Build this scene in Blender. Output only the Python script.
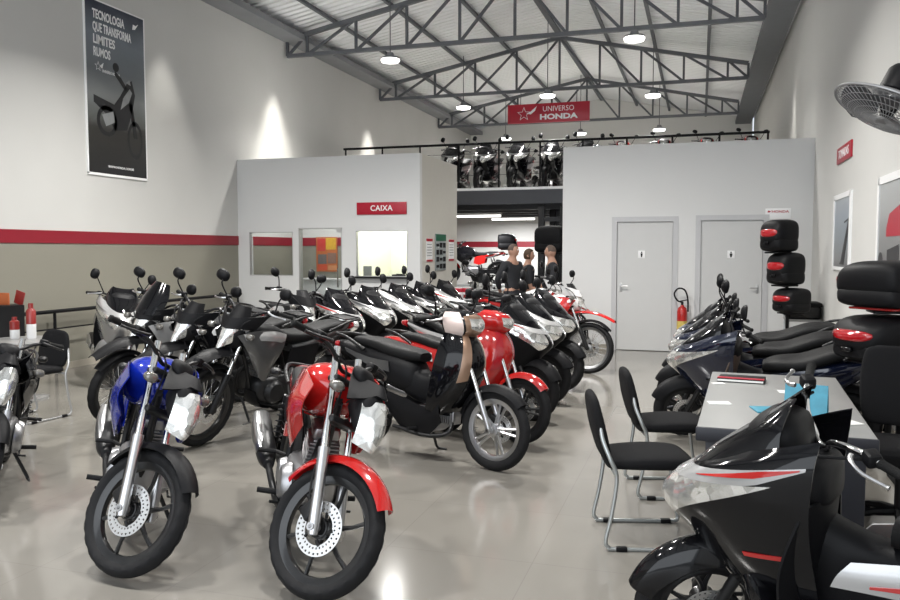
import bpy, math, random
import numpy as np
from mathutils import Matrix, Vector
random.seed(7)
for o in list(bpy.data.objects): bpy.data.objects.remove(o)
S = bpy.context.scene
COL = S.collection
PI = math.pi
R_ = math.radians

# ------------------------------------------------------------------ camera
cam_d = bpy.data.cameras.new('camera'); cam = bpy.data.objects.new('camera', cam_d); COL.objects.link(cam)
cam_d.sensor_width = 36; cam_d.lens = 32.0; cam_d.clip_start = .05
cam.location = (0, 0, 1.62)
cam.rotation_euler = (PI/2 - math.atan(50/800), 0, math.atan(250/math.hypot(800, 50)))
S.camera = cam
# ------------------------------------------------------------------ world, lights, exposure
W = bpy.data.worlds.new('world'); S.world = W; W.use_nodes = True
bgn = W.node_tree.nodes['Background']
bgn.inputs[0].default_value = (.86, .93, 1, 1); bgn.inputs[1].default_value = 1.3
S.view_settings.view_transform = 'Standard'; S.view_settings.look = 'None'
S.view_settings.exposure = -0.3; S.view_settings.gamma = 1
S.view_settings.use_curve_mapping = False
S.cycles.use_denoising = True
S.cycles.max_bounces = 8
def area(name, loc, rot, sx, sy, e, col=(1, 1, 1)):
    l = bpy.data.lights.new(name, 'AREA'); l.shape = 'RECTANGLE'; l.size = sx; l.size_y = sy; l.energy = e; l.color = col
    o = bpy.data.objects.new(name, l); o.location = loc; o.rotation_euler = rot; COL.objects.link(o); return o
# daylight through the open shopfront behind the camera
area('shopfront_daylight', (-3.3, -2.6, 3.0), (R_(90), 0, 0), 9.0, 5.4, 430, (.9, .95, 1))
def spot(name, loc, target, e, ang, blend=.6, col=(1, .97, .9), rad=.06):
    l = bpy.data.lights.new(name, 'SPOT'); l.energy = e; l.spot_size = R_(ang); l.spot_blend = blend; l.color = col; l.shadow_soft_size = rad
    o = bpy.data.objects.new(name, l); o.location = loc
    o.rotation_euler = (Vector(target)-Vector(loc)).to_track_quat('-Z', 'Y').to_euler(); COL.objects.link(o); return o
LAMP_E = 130

# ------------------------------------------------------------------ materials
def mat(name, col, rough=.5, metal=0., coat=0., var=0., vscale=8., bump=0., bscale=60., emis=0., trans=0., ior=1.45, spec=.5):
    m = bpy.data.materials.new(name); m.use_nodes = True
    nt = m.node_tree; b = nt.nodes['Principled BSDF']
    b.inputs['Base Color'].default_value = (*col, 1); b.inputs['Roughness'].default_value = rough
    b.inputs['Metallic'].default_value = metal; b.inputs['Coat Weight'].default_value = coat
    b.inputs['Coat Roughness'].default_value = .05; b.inputs['IOR'].default_value = ior
    b.inputs['Specular IOR Level'].default_value = spec
    b.inputs['Transmission Weight'].default_value = trans
    if emis: b.inputs['Emission Color'].default_value = (*col, 1); b.inputs['Emission Strength'].default_value = emis
    if var or bump:
        tc = nt.nodes.new('ShaderNodeTexCoord')
    if var:
        n = nt.nodes.new('ShaderNodeTexNoise'); n.inputs['Scale'].default_value = vscale; n.inputs['Detail'].default_value = 4
        nt.links.new(tc.outputs['Object'], n.inputs['Vector'])
        r = nt.nodes.new('ShaderNodeMapRange'); r.inputs['To Min'].default_value = 1-var; r.inputs['To Max'].default_value = 1+var
        nt.links.new(n.outputs['Fac'], r.inputs['Value'])
        h = nt.nodes.new('ShaderNodeHueSaturation'); h.inputs['Color'].default_value = (*col, 1)
        nt.links.new(r.outputs['Result'], h.inputs['Value']); nt.links.new(h.outputs['Color'], b.inputs['Base Color'])
    if bump:
        n2 = nt.nodes.new('ShaderNodeTexNoise'); n2.inputs['Scale'].default_value = bscale
        nt.links.new(tc.outputs['Object'], n2.inputs['Vector'])
        bp = nt.nodes.new('ShaderNodeBump'); bp.inputs['Strength'].default_value = bump; bp.inputs['Distance'].default_value = .01
        nt.links.new(n2.outputs['Fac'], bp.inputs['Height']); nt.links.new(bp.outputs['Normal'], b.inputs['Normal'])
    return m
M = {}
M['wall'] = mat('wall_paint', (.60, .595, .575), .6, var=.03, vscale=1.2)
M['booth'] = mat('booth_paint', (.66, .66, .655), .55, var=.02, vscale=1.5)
M['roof_steel'] = mat('truss_steel', (.085, .09, .10), .6, var=.15)
M['chord'] = mat('truss_paint', (.105, .11, .12), .55, var=.12, vscale=5)
M['beam'] = mat('gutter_grey', (.20, .205, .215), .6, var=.12, vscale=3)
M['red_sign'] = mat('sign_red', (.40, .010, .028), .35, var=.03)
M['white_ink'] = mat('white_ink', (.85, .85, .85), .4, var=.02)
M['stripe'] = mat('stripe_red', (.235, .010, .022), .45, var=.04)
M['black_plastic'] = mat('black_plastic', (.006, .006, .007), .5, spec=.18, var=.1, bump=.08, bscale=300)
M['gloss_black'] = mat('gloss_black', (.004, .004, .005), .10, spec=.2, coat=.38, var=.05)
M['rubber'] = mat('rubber', (.010, .010, .011), .7, spec=.25, var=.15, vscale=30)
M['grip'] = mat('grip_rubber', (.007, .007, .007), .8, spec=.25, bump=.3, bscale=200)
M['vinyl'] = mat('seat_vinyl', (.0075, .0075, .008), .55, spec=.2, bump=.12, bscale=250)
M['chrome'] = mat('chrome', (.78, .78, .78), .09, 1., var=.03)
M['alloy'] = mat('alloy', (.56, .56, .57), .3, 1., var=.06)
M['disc'] = mat('disc_steel', (.72, .72, .72), .28, .9, var=.04)
M['engine'] = mat('engine_alloy', (.36, .36, .37), .38, .9, var=.12, vscale=15)
M['dark_metal'] = mat('dark_metal', (.014, .014, .015), .4, .3, var=.1)
M['black_rim'] = mat('black_rim', (.014, .014, .015), .3, .2, coat=.3, var=.05)
M['red'] = mat('red_paint', (.41, .012, .011), .14, coat=1, var=.03)
M['dark_red'] = mat('wine_red', (.33, .010, .018), .16, coat=1, var=.04)
M['blue'] = mat('blue_paint', (.006, .022, .33), .14, .2, coat=1, var=.04)
M['navy'] = mat('navy_paint', (.006, .009, .025), .12, .2, coat=1, var=.06)
M['grey'] = mat('grey_paint', (.09, .09, .092), .3, .5, coat=.6, var=.05)
M['silver'] = mat('silver_paint', (.46, .46, .46), .26, .55, coat=.7, var=.03)
M['white'] = mat('white_paint', (.72, .72, .72), .2, coat=.8, var=.02)
M['copper'] = mat('copper_paint', (.30, .19, .13), .28, .6, coat=.7, var=.05)
M['pinkish'] = mat('pearl_white', (.75, .62, .58), .25, .1, coat=.8, var=.03)
M['red_lens'] = mat('red_lens', (.33, .004, .008), .12, coat=1, var=.1, vscale=40)
M['amber'] = mat('amber_lens', (.75, .20, .03), .15, coat=1, var=.1, vscale=40)
M['clear_lens'] = mat('clear_lens', (.15, .142, .13), .12, .3, coat=1, var=.15, vscale=40)
M['mirror_glass'] = mat('mirror_glass', (.75, .76, .78), .03, 1., var=.01)
M['brown_inner'] = mat('brown_plastic', (.10, .070, .055), .5, var=.1)
def lens_mat():
    m = bpy.data.materials.new('headlight_lens'); m.use_nodes = True; nt = m.node_tree; b = nt.nodes['Principled BSDF']
    tc = nt.nodes.new('ShaderNodeTexCoord'); v = nt.nodes.new('ShaderNodeTexVoronoi'); v.inputs['Scale'].default_value = 20
    nt.links.new(tc.outputs['Object'], v.inputs['Vector'])
    cr = nt.nodes.new('ShaderNodeValToRGB'); cr.color_ramp.elements[0].color = (.48, .48, .46, 1); cr.color_ramp.elements[1].color = (.92, .92, .9, 1)
    cr.color_ramp.elements[0].position = .15; cr.color_ramp.elements[1].position = .75
    nt.links.new(v.outputs['Color'], cr.inputs['Fac']); nt.links.new(cr.outputs['Color'], b.inputs['Base Color'])
    bp = nt.nodes.new('ShaderNodeBump'); bp.inputs['Strength'].default_value = .16; bp.inputs['Distance'].default_value = .02
    nt.links.new(v.outputs['Distance'], bp.inputs['Height']); nt.links.new(bp.outputs['Normal'], b.inputs['Normal'])
    b.inputs['Metallic'].default_value = .75; b.inputs['Roughness'].default_value = .16; b.inputs['Coat Weight'].default_value = 1
    return m
M['lens'] = lens_mat()
def glass_mat(name, tint=(.95, .97, .97)):
    m = bpy.data.materials.new(name); m.use_nodes = True; nt = m.node_tree; nt.nodes.clear()
    out = nt.nodes.new('ShaderNodeOutputMaterial'); mx = nt.nodes.new('ShaderNodeMixShader')
    t = nt.nodes.new('ShaderNodeBsdfTransparent'); t.inputs[0].default_value = (*tint, 1)
    g = nt.nodes.new('ShaderNodeBsdfGlossy'); g.inputs['Roughness'].default_value = .03
    f = nt.nodes.new('ShaderNodeFresnel'); f.inputs[0].default_value = 1.45
    nt.links.new(f.outputs[0], mx.inputs[0]); nt.links.new(t.outputs[0], mx.inputs[1]); nt.links.new(g.outputs[0], mx.inputs[2])
    nt.links.new(mx.outputs[0], out.inputs[0]); return m
M['glass'] = glass_mat('window_glass')
M['blade'] = None
def emit(name, col, s):
    m = bpy.data.materials.new(name); m.use_nodes = True; nt = m.node_tree; nt.nodes.clear()
    out = nt.nodes.new('ShaderNodeOutputMaterial'); e = nt.nodes.new('ShaderNodeEmission'); e.inputs[0].default_value = (*col, 1); e.inputs[1].default_value = s
    nt.links.new(e.outputs[0], out.inputs[0]); return m
M['led'] = emit('led_diffuser', (1, .98, .93), 5)
def floor_mat():
    m = bpy.data.materials.new('polished_tile'); m.use_nodes = True; nt = m.node_tree; b = nt.nodes['Principled BSDF']
    tc = nt.nodes.new('ShaderNodeTexCoord')
    br = nt.nodes.new('ShaderNodeTexBrick'); br.offset = 0; br.squash = 1
    br.inputs['Color1'].default_value = (.205, .193, .173, 1); br.inputs['Color2'].default_value = (.212, .200, .179, 1); br.inputs['Mortar'].default_value = (.175, .165, .15, 1)
    br.inputs['Scale'].default_value = 1; br.inputs['Mortar Size'].default_value = .0025; br.inputs['Brick Width'].default_value = .8; br.inputs['Row Height'].default_value = .8
    nt.links.new(tc.outputs['Object'], br.inputs['Vector'])
    n = nt.nodes.new('ShaderNodeTexNoise'); n.inputs['Scale'].default_value = 1.1; n.inputs['Detail'].default_value = 6; nt.links.new(tc.outputs['Object'], n.inputs['Vector'])
    mx = nt.nodes.new('ShaderNodeMix'); mx.data_type = 'RGBA'; mx.blend_type = 'MULTIPLY'; mx.inputs['Factor'].default_value = .35
    nt.links.new(br.outputs['Color'], mx.inputs[6])
    cr = nt.nodes.new('ShaderNodeValToRGB'); cr.color_ramp.elements[0].color = (.75, .75, .75, 1); cr.color_ramp.elements[1].color = (1, 1, 1, 1)
    nt.links.new(n.outputs['Fac'], cr.inputs['Fac']); nt.links.new(cr.outputs['Color'], mx.inputs[7])
    nt.links.new(mx.outputs[2], b.inputs['Base Color'])
    b.inputs['Roughness'].default_value = .14; b.inputs['IOR'].default_value = 1.55
    return m
M['floor'] = floor_mat()
def roof_mat():
    m = mat('roof_sheet', (.80, .81, .82), .5, .0, var=.05, vscale=1)
    nt = m.node_tree; b = nt.nodes['Principled BSDF']; tc = nt.nodes.new('ShaderNodeTexCoord')
    w = nt.nodes.new('ShaderNodeTexWave'); w.bands_direction = 'Y'; w.inputs['Scale'].default_value = 1.6
    nt.links.new(tc.outputs['Object'], w.inputs['Vector'])
    bp = nt.nodes.new('ShaderNodeBump'); bp.inputs['Strength'].default_value = .8; bp.inputs['Distance'].default_value = .05
    nt.links.new(w.outputs['Fac'], bp.inputs['Height']); nt.links.new(bp.outputs['Normal'], b.inputs['Normal']); return m
M['roof'] = roof_mat()
def leftwall_mat():
    # painted in two tones: white above, beige dado below the red stripe
    m = mat('two_tone_paint', (.5, .5, .5), .6); nt = m.node_tree; b = nt.nodes['Principled BSDF']
    tc = nt.nodes.new('ShaderNodeTexCoord'); sx = nt.nodes.new('ShaderNodeSeparateXYZ'); nt.links.new(tc.outputs['Object'], sx.inputs[0])
    g = nt.nodes.new('ShaderNodeMath'); g.operation = 'GREATER_THAN'; g.inputs[1].default_value = 1.8; nt.links.new(sx.outputs['Z'], g.inputs[0])
    n = nt.nodes.new('ShaderNodeTexNoise'); n.inputs['Scale'].default_value = .8; nt.links.new(tc.outputs['Object'], n.inputs['Vector'])
    mx = nt.nodes.new('ShaderNodeMix'); mx.data_type = 'RGBA'; nt.links.new(g.outputs[0], mx.inputs['Factor'])
    mx.inputs[6].default_value = (.255, .243, .20, 1); mx.inputs[7].default_value = (.60, .595, .575, 1)
    m2 = nt.nodes.new('ShaderNodeMix'); m2.data_type = 'RGBA'; m2.blend_type = 'MULTIPLY'; m2.inputs['Factor'].default_value = .12
    nt.links.new(mx.outputs[2], m2.inputs[6]); nt.links.new(n.outputs['Fac'], m2.inputs[7]); nt.links.new(m2.outputs[2], b.inputs['Base Color']); return m
M['wall_l'] = leftwall_mat()

# ------------------------------------------------------------------ geometry helpers
class P:
    """collects the shapes of ONE mesh"""
    def __init__(s): s.v = []; s.f = []
    def add(s, v, f):
        n = len(s.v); s.v += [tuple(map(float, p)) for p in v]; s.f += [tuple(i+n for i in q) for q in f]; return s
    def xf(s, m):
        s.v = [tuple(m @ Vector(p)) for p in s.v]; return s
    def join(s, o): return s.add(o.v, o.f)
    def mesh(s, name, ang=40):
        me = bpy.data.meshes.new(name); me.from_pydata(s.v, [], s.f); me.validate()
        import bmesh
        bm = bmesh.new(); bm.from_mesh(me); bmesh.ops.recalc_face_normals(bm, faces=bm.faces)
        for fc in bm.faces: fc.smooth = True
        bm.to_mesh(me); bm.free()
        me.set_sharp_from_angle(angle=R_(ang)); return me
def catmull(pts, n):
    p = np.array(pts, float)
    if len(p) == 2: t = np.linspace(0, 1, n)[:, None]; return p[0]*(1-t)+p[1]*t
    q = np.vstack([2*p[0]-p[1], p, 2*p[-1]-p[-2]]); out = []
    for t in np.linspace(0, len(p)-1, n):
        i = min(int(t), len(p)-2); u = t-i; a, b, c, d = q[i], q[i+1], q[i+2], q[i+3]
        out.append(.5*((2*b)+(-a+c)*u+(2*a-5*b+4*c-d)*u*u+(-a+3*b-3*c+d)*u**3))
    return np.array(out)
def loft(rings, cap=True, closed=True):
    n = len(rings[0]); v = [p for r in rings for p in r]; f = []
    for i in range(len(rings)-1):
        for j in range(n if closed else n-1):
            k = (j+1) % n; f.append((i*n+j, i*n+k, (i+1)*n+k, (i+1)*n+j))
    if cap: f.append(tuple(range(n))[::-1]); f.append(tuple((len(rings)-1)*n+j for j in range(n)))
    return v, f
def tube(pts, r, n=10, sub=None, flat=1.):
    pts = catmull(pts, sub) if sub else np.array(pts, float)
    m = len(pts); rr = np.interp(np.linspace(0, 1, m), np.linspace(0, 1, len(r)), r) if hasattr(r, '__len__') else [r]*m
    T = np.gradient(pts, axis=0); T /= np.linalg.norm(T, axis=1)[:, None]+1e-12
    a = np.array([0, 0, 1.]) if abs(T[0][2]) < .9 else np.array([0, 1., 0]); N = np.cross(T[0], a); N /= np.linalg.norm(N); rings = []
    for i in range(m):
        N = N-T[i]*(N@T[i]); N /= np.linalg.norm(N)+1e-12; B = np.cross(T[i], N)
        rings.append([pts[i]+rr[i]*(N*math.cos(t)+flat*B*math.sin(t)) for t in np.linspace(0, 2*PI, n, endpoint=False)])
    return loft(rings)
def hull(st, n=20, sub=4):
    st = [tuple(s)+((2.5, 0) if len(s) == 4 else (0,) if len(s) == 5 else ()) for s in st]
    q = catmull(st, (len(st)-1)*sub+1); rings = []
    for x, zc, hw, hh, e, yc in q:
        ring = []; hw = max(hw, .002); hh = max(hh, .002)
        for t in np.linspace(0, 2*PI, n, endpoint=False):
            c, s = math.cos(t), math.sin(t)
            ring.append((x, yc+hw*math.copysign(abs(c)**(2/e), c), zc+hh*math.copysign(abs(s)**(2/e), s)))
        rings.append(ring)
    return loft(rings)
def lathe(prof, c=(0, 0, 0), axis='y', n=32, closed=False):
    rings = []
    for t in np.linspace(0, 2*PI, n, endpoint=False):
        ring = []
        for r, h in prof:
            a, b = r*math.cos(t), r*math.sin(t)
            p = (a, h, b) if axis == 'y' else (a, b, h) if axis == 'z' else (h, a, b)
            ring.append((c[0]+p[0], c[1]+p[1], c[2]+p[2]))
        rings.append(ring)
    rings.append(rings[0]); m = len(prof); v = [p for r in rings[:-1] for p in r]; f = []
    for i in range(n):
        i2 = (i+1) % n
        for j in range(m if closed else m-1):
            k = (j+1) % m; f.append((i*m+j, i2*m+j, i2*m+k, i*m+k))
    return v, f
def box(c, s, bev=0., rot=None):
    x, y, z = s[0]/2, s[1]/2, s[2]/2
    if not bev:
        v = [(sx*x, sy*y, sz*z) for sx in (-1, 1) for sy in (-1, 1) for sz in (-1, 1)]
        f = [(0, 1, 3, 2), (4, 6, 7, 5), (0, 4, 5, 1), (2, 3, 7, 6), (0, 2, 6, 4), (1, 5, 7, 3)]
    else:
        b = min(bev, x*.99, y*.99, z*.99); rings = []
        for zz, ins in ((-z, b), (-z+b*.3, b*.3), (-z+b, 0), (z-b, 0), (z-b*.3, b*.3), (z, b)):
            ring = []
            for cx, cy, a0 in ((x-b, y-b, 0), (-x+b, y-b, 90), (-x+b, -y+b, 180), (x-b, -y+b, 270)):
                for k in range(4):
                    a = R_(a0+30*k); ring.append((cx+(b-ins)*math.cos(a), cy+(b-ins)*math.sin(a), zz))
            rings.append(ring)
        v, f = loft(rings)
    if rot is not None: m = rot.to_3x3(); v = [tuple(m @ Vector(p)) for p in v]
    return [(p[0]+c[0], p[1]+c[1], p[2]+c[2]) for p in v], f
def prism(poly, y0, y1, bev=.004, sm=0):
    """polygon in xz, between y0 and y1, edges eased"""
    q = np.array(poly, float)
    if sm: q = catmull(np.vstack([q, q[:1]]), len(q)*sm+1)[:-1]
    c = q.mean(0); d = np.linalg.norm(q-c, axis=1).mean(); k = max(0, 1-bev/d); b = min(bev, abs(y1-y0)/2)*(1 if y1 > y0 else -1)
    rings = [[(x, y, z) for x, z in c+(q-c)*s] for y, s in ((y0, k), (y0+b, 1), (y1-b, 1), (y1, k))]
    return loft(rings)
def shell(G, th):
    """grid of points (nv x nu x 3) thickened inwards by th"""
    G = np.array(G, float); nv, nu, _ = G.shape
    du = np.gradient(G, axis=1); dv = np.gradient(G, axis=0); N = np.cross(du, dv); N /= np.linalg.norm(N, axis=2)[:, :, None]+1e-12
    A = G; B = G-N*th; v = list(A.reshape(-1, 3))+list(B.reshape(-1, 3)); o = nv*nu; f = []
    I = lambda i, j: i*nu+j
    for i in range(nv-1):
        for j in range(nu-1):
            f.append((I(i, j), I(i, j+1), I(i+1, j+1), I(i+1, j))); f.append((o+I(i, j), o+I(i+1, j), o+I(i+1, j+1), o+I(i, j+1)))
    for j in range(nu-1):
        for i in (0, nv-1): f.append((I(i, j), I(i, j+1), o+I(i, j+1), o+I(i, j)))
    for i in range(nv-1):
        for j in (0, nu-1): f.append((I(i, j), I(i+1, j), o+I(i+1, j), o+I(i, j)))
    return v, f
def skin(curves, nu=14, nv=10, th=.006):
    C = [catmull(c, nu) for c in curves]
    G = np.array([catmull([c[j] for c in C], nv) for j in range(nu)]).transpose(1, 0, 2); return shell(G, th)
def patch(fn, u0, u1, vlo, vhi, nu=14, nv=6, th=.006, off=0.):
    """piece of the surface fn(u, v) between the lines vlo(u) and vhi(u), lifted by off"""
    G = []
    for j in range(nv):
        row = []
        for i in range(nu):
            u = u0+(u1-u0)*i/(nu-1); t = j/(nv-1); v = vlo(u)*(1-t)+vhi(u)*t; e = 1e-3
            p = np.array(fn(u, v)); n = np.cross(np.array(fn(u+e, v))-p, np.array(fn(u, v+e))-p); n /= np.linalg.norm(n)+1e-12
            row.append(p+n*off)
        G.append(row)
    return shell(G, th)
def mirror_y(vf): v, f = vf; return [(p[0], -p[1], p[2]) for p in v], [tuple(reversed(q)) for q in f]
def both(p, vf): p.add(*vf); p.add(*mirror_y(vf)); return p
def mk(*vfs):
    p = P()
    for vf in vfs: p.add(*vf)
    return p
def obj(name, p, m, parent=None, ang=40, mats=None):
    me = p.mesh(name, ang) if isinstance(p, P) else p
    o = bpy.data.objects.new(name, me); me.materials.append(M[m] if isinstance(m, str) else m); COL.objects.link(o)
    if parent: o.parent = parent
    return o
def tag(o, label, cat, group=None, kind=None):
    o['label'] = label; o['category'] = cat
    if group: o['group'] = group
    if kind: o['kind'] = kind
    return o
def thing(name, label, cat, loc=(0, 0, 0), rz=0., group=None, rx=0.):
    o = bpy.data.objects.new(name, None); o.empty_display_size = .1; COL.objects.link(o)
    o.location = loc; o.rotation_euler = (rx, 0, rz); return tag(o, label, cat, group)
def struct(name, p, m, parent=None, ang=30):
    o = obj(name, p, m, parent, ang)
    if parent is None: o['kind'] = 'structure'
    return o
def text_mesh(s, size, depth=.002, bold=0., spacing=1., sx=1., align='CENTER'):
    c = bpy.data.curves.new('lettering', 'FONT'); c.body = s; c.size = size; c.extrude = depth; c.offset = bold; c.space_character = spacing; c.align_x = align; c.align_y = 'CENTER'; c.resolution_u = 3
    o = bpy.data.objects.new('t', c); COL.objects.link(o); dg = bpy.context.evaluated_depsgraph_get(); dg.update()
    me = bpy.data.meshes.new_from_object(o.evaluated_get(dg)); bpy.data.objects.remove(o); bpy.data.curves.remove(c)
    me.transform(Matrix.Diagonal((sx, 1, 1, 1))); return me
def text(name, s, size, mtx, m, parent, **k):
    """mtx takes the lettering (xy plane, facing +z) to its place in the parent's frame"""
    me = text_mesh(s, size, **k); me.transform(mtx); me.materials.clear(); return obj(name, me, m, parent)
def frame(x, y, z, o): # matrix whose columns are the lettering's right, up, facing
    return Matrix(((x[0], y[0], z[0], o[0]), (x[1], y[1], z[1], o[1]), (x[2], y[2], z[2], o[2]), (0, 0, 0, 1)))
FRONT = lambda x, y, z: frame((1, 0, 0), (0, 0, 1), (0, -1, 0), (x, y, z))       # faces the shop front (-Y)
RIGHTW = lambda x, y, z: frame((0, -1, 0), (0, 0, 1), (-1, 0, 0), (x, y, z))     # on the right wall, faces -X
LEFTW = lambda x, y, z: frame((0, 1, 0), (0, 0, 1), (1, 0, 0), (x, y, z))        # on the left wall, faces +X
def flatpoly(pts, th=.002):
    """polygon in xy, thickened in z"""
    n = len(pts); v = [(x, y, 0) for x, y in pts]+[(x, y, th) for x, y in pts]
    return v, [tuple(range(n))[::-1], tuple(range(n, 2*n))]+[(i, (i+1) % n, n+(i+1) % n, n+i) for i in range(n)]
def ringpoly(pts, w, th=.002):
    q = np.array(pts, float); c = q.mean(0); k = 1-w/np.linalg.norm(q-c, axis=1).max(); a = q; b = c+(q-c)*k; n = len(q)
    v = [(*p, 0) for p in a]+[(*p, 0) for p in b]+[(*p, th) for p in a]+[(*p, th) for p in b]; f = []
    for i in range(n):
        j = (i+1) % n; f += [(i, n+i, n+j, j), (2*n+i, 2*n+j, 3*n+j, 3*n+i), (i, j, 2*n+j, 2*n+i), (n+i, 3*n+i, 3*n+j, n+j)]
    return v, f
def rect(p, x0, x1, y0, y1, z0, z1): return p.add(*box(((x0+x1)/2, (y0+y1)/2, (z0+z1)/2), (abs(x1-x0), abs(y1-y0), abs(z1-z0))))
def B(x0, x1, y0, y1, z0, z1): return rect(P(), x0, x1, y0, y1, z0, z1)

# ================================================================== THE ROOM
XL, XR, YF, YB, YM, YE = -8.24, 1.61, -3.0, 13.13, 17.5, 29.0
BX = -2.16
RIDGE, ZE, ZR = -3.4, 6.05, 6.98
struct('floor', B(XL-.2, XR+.2, YF, YE+.2, -.12, 0), 'floor')
struct('wall_left', B(XL-.2, XL, YF, YE+.2, 0, ZE+.03), 'wall_l')
struct('wall_right', B(XR, XR+.2, YF, YB+.06, 0, ZE+.03), 'wall')
struct('wall_right_rear', B(XR+.05, XR+.25, YB+.06, YE+.2, 0, ZE+.03), 'wall')
p = P(); p.add(*prism([(XL, 0), (XR, 0), (XR, ZE), (RIDGE, ZR), (XL, ZE)], YE, YE+.2, .001)); struct('wall_back', p, 'wall')
p = P()
for a, b in ((XL-.2, RIDGE), (RIDGE, XR+.2)):
    za, zb = (ZE, ZR) if b == RIDGE else (ZR, ZE)
    p.add(*prism([(a, za), (b, zb), (b, zb+.08), (a, za+.08)], YF, YE+.2, .001))
struct('ceiling', p, 'roof')
struct('trim_1', B(XL, XL+.012, YF, YE, 1.71, 1.88), 'stripe')
struct('wall_bay', B(XL, BX, 24.0, 24.15, 0, 2.78), 'wall')
struct('trim_2', B(XL+.012, BX, 23.988, 24.0, 1.71, 1.88), 'stripe')
struct('trim_3', B(XL+.01, XL+.47, YF, YE-.01, 5.88, 6.0), 'beam')
struct('trim_4', B(XR-.55, XR-.06, YF, YE-.01, 5.86, 5.98), 'chord')
struct('baseboard_left', B(XL, XL+.012, YF, YB, 0, .09), mat('skirting', (.34, .31, .26), .3, var=.05))
struct('baseboard_right', B(XR-.012, XR, YF, YB, 0, .09), bpy.data.materials['skirting'])
# roof trusses
def bar(p, a, b, w):
    a, b = Vector(a), Vector(b); d = b-a; m = d.to_track_quat('X', 'Z').to_matrix()
    return p.add(*box((a+b)/2, (d.length, w, w), rot=m))
X0, X1, ZB = XL+.06, XR-.62, 5.6
def ztop(x): return 5.93+(ZR-.13-5.93)*(1-abs(x-RIDGE)/((RIDGE-X0) if x < RIDGE else (X1-RIDGE)))
for Y, lb in ((15, 'dark steel roof truss nearest the camera, crossing the top of the photo'), (20, 'dark steel roof truss in the middle, its peak above the hanging red sign'), (25, 'dark steel roof truss farthest away, low before the end gable')):
    t = thing('roof_truss', lb, 'roof truss', (0, Y, ZB), 0, 'roof trusses'); q = lambda x, z: (x, 0, z-ZB)
    obj('bottom_chord', bar(P(), q(X0, ZB), q(X1, ZB), .075), 'chord', t)
    p = P(); bar(p, q(X0, ztop(X0)), q(RIDGE, ztop(RIDGE)), .085); bar(p, q(RIDGE, ztop(RIDGE)), q(X1, ztop(X1)), .085); obj('top_chord', p, 'chord', t)
    p = P(); xs = [X0]+list(np.linspace(X0+.45, RIDGE, 5))+list(np.linspace(RIDGE, X1-.45, 5))[1:]+[X1]
    for i, x in enumerate(xs):
        bar(p, q(x, ZB), q(x, ztop(x)), .05)
        if i+1 < len(xs):
            n = xs[i+1]
            if x < RIDGE: bar(p, q(x, ZB), q(n, ztop(n)), .05)
            else: bar(p, q(x, ztop(x)), q(n, ZB), .05)
    obj('web', p, 'roof_steel', t)
for i, (x, w) in enumerate(((-7.1, .07), (-5.9, .07), (-4.7, .07), (RIDGE, .13), (-2.2, .07), (-1.1, .07), (.1, .07))):
    lb = ['outermost left purlin under the roof sheets beside the left gutter', 'second purlin from the left wall under the roof sheets', 'purlin just left of the roof ridge', 'thick dark ridge beam running down the middle of the roof', 'purlin just right of the roof ridge', 'second purlin from the right wall under the roof sheets', 'outermost right purlin beside the right gutter'][i]
    z = ztop(x)+.07
    tag(obj('purlin' if x != RIDGE else 'ridge_beam', B(x-w/2, x+w/2, YF, YE-.02, z-.03, z+.03 if x != RIDGE else z+.02), 'roof_steel'), lb, 'roof beam', 'purlins' if x != RIDGE else None)
p = P()
for Y in (15, 20): bar(p, (RIDGE, Y, 6.75), (-6.6, Y+5, 6.2), .03); bar(p, (RIDGE, Y, 6.75), (-.2, Y+5, 6.2), .03)
# roof lamps
for i, (x, y, z, lb) in enumerate(((-5.6, 14.2, 5.2, 'white LED roof lamp at upper left under nearest truss'), (-1.12, 14.0, 5.2, 'white LED roof lamp at upper right under nearest truss'),
        (-5.7, 19.4, 5.2, 'white LED roof lamp on the left above the stair railing'), (-3.4, 18.4, 5.18, 'bright LED roof lamp hanging just above the red sign'), (-1.1, 19.2, 5.2, 'white LED roof lamp right of the red sign'),
        (-5.9, 24.8, 5.15, 'far LED roof lamp low left of the red sign'), (-3.5, 24.4, 5.15, 'far LED roof lamp directly below the red sign'), (-1.2, 24.3, 5.15, 'far LED roof lamp at right above the mezzanine railing'),
        (-5.6, 8.6, 5.2, None), (-1.1, 8.6, 5.2, None), (-3.4, 3.5, 5.2, None), (-5.6, 3.5, 5.2, None), (-1.0, 3.5, 5.2, None), (-3.4, 8.6, 5.2, None))):  # entries without a label: unseen lamps added to light the front half
    l = bpy.data.lights.new('roof_lamp_light', 'AREA'); l.shape = 'DISK'; l.size = .34; l.energy = LAMP_E*(1.7 if 8 < y < 10 else 1.); l.color = (1, .98, .94); l.spread = R_(140)
    lo = bpy.data.objects.new('roof_lamp_light', l); lo.location = (x, y, z-.09); COL.objects.link(lo)
    t = thing('roof_lamp', lb or 'white LED roof lamp above the front of the showroom', 'lamp', (x, y, z), 0, 'roof lamps')
    obj('diffuser', mk(lathe([(0, -.075), (.16, -.07), (.175, -.04), (.175, -.02), (0, -.02)], axis='z')), 'led', t)
    obj('housing', mk(lathe([(0, -.02), (.18, -.02), (.175, .01), (.08, .03), (.06, .10), (0, .11)], axis='z')), 'beam', t)
    obj('drop_rod', mk(tube([(0, 0, .10), (0, 0, ztop(x)-z+.02)], .010, 8)), 'roof_steel', t)
# the wall washers at the eaves, out of sight above the gutters
for y, e in ((11.0, 260), (14.5, 850), (19.3, 850)): spot('wall_washer', (XL+.52, y, 5.85), (XL+.52, y, 2.5), e, 50, .6)
for y in (16.6, 23.0): spot('wall_washer', (XR-.3, y, 5.85), (XR-.3, y, 2.5), 500, 34, .6)

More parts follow.
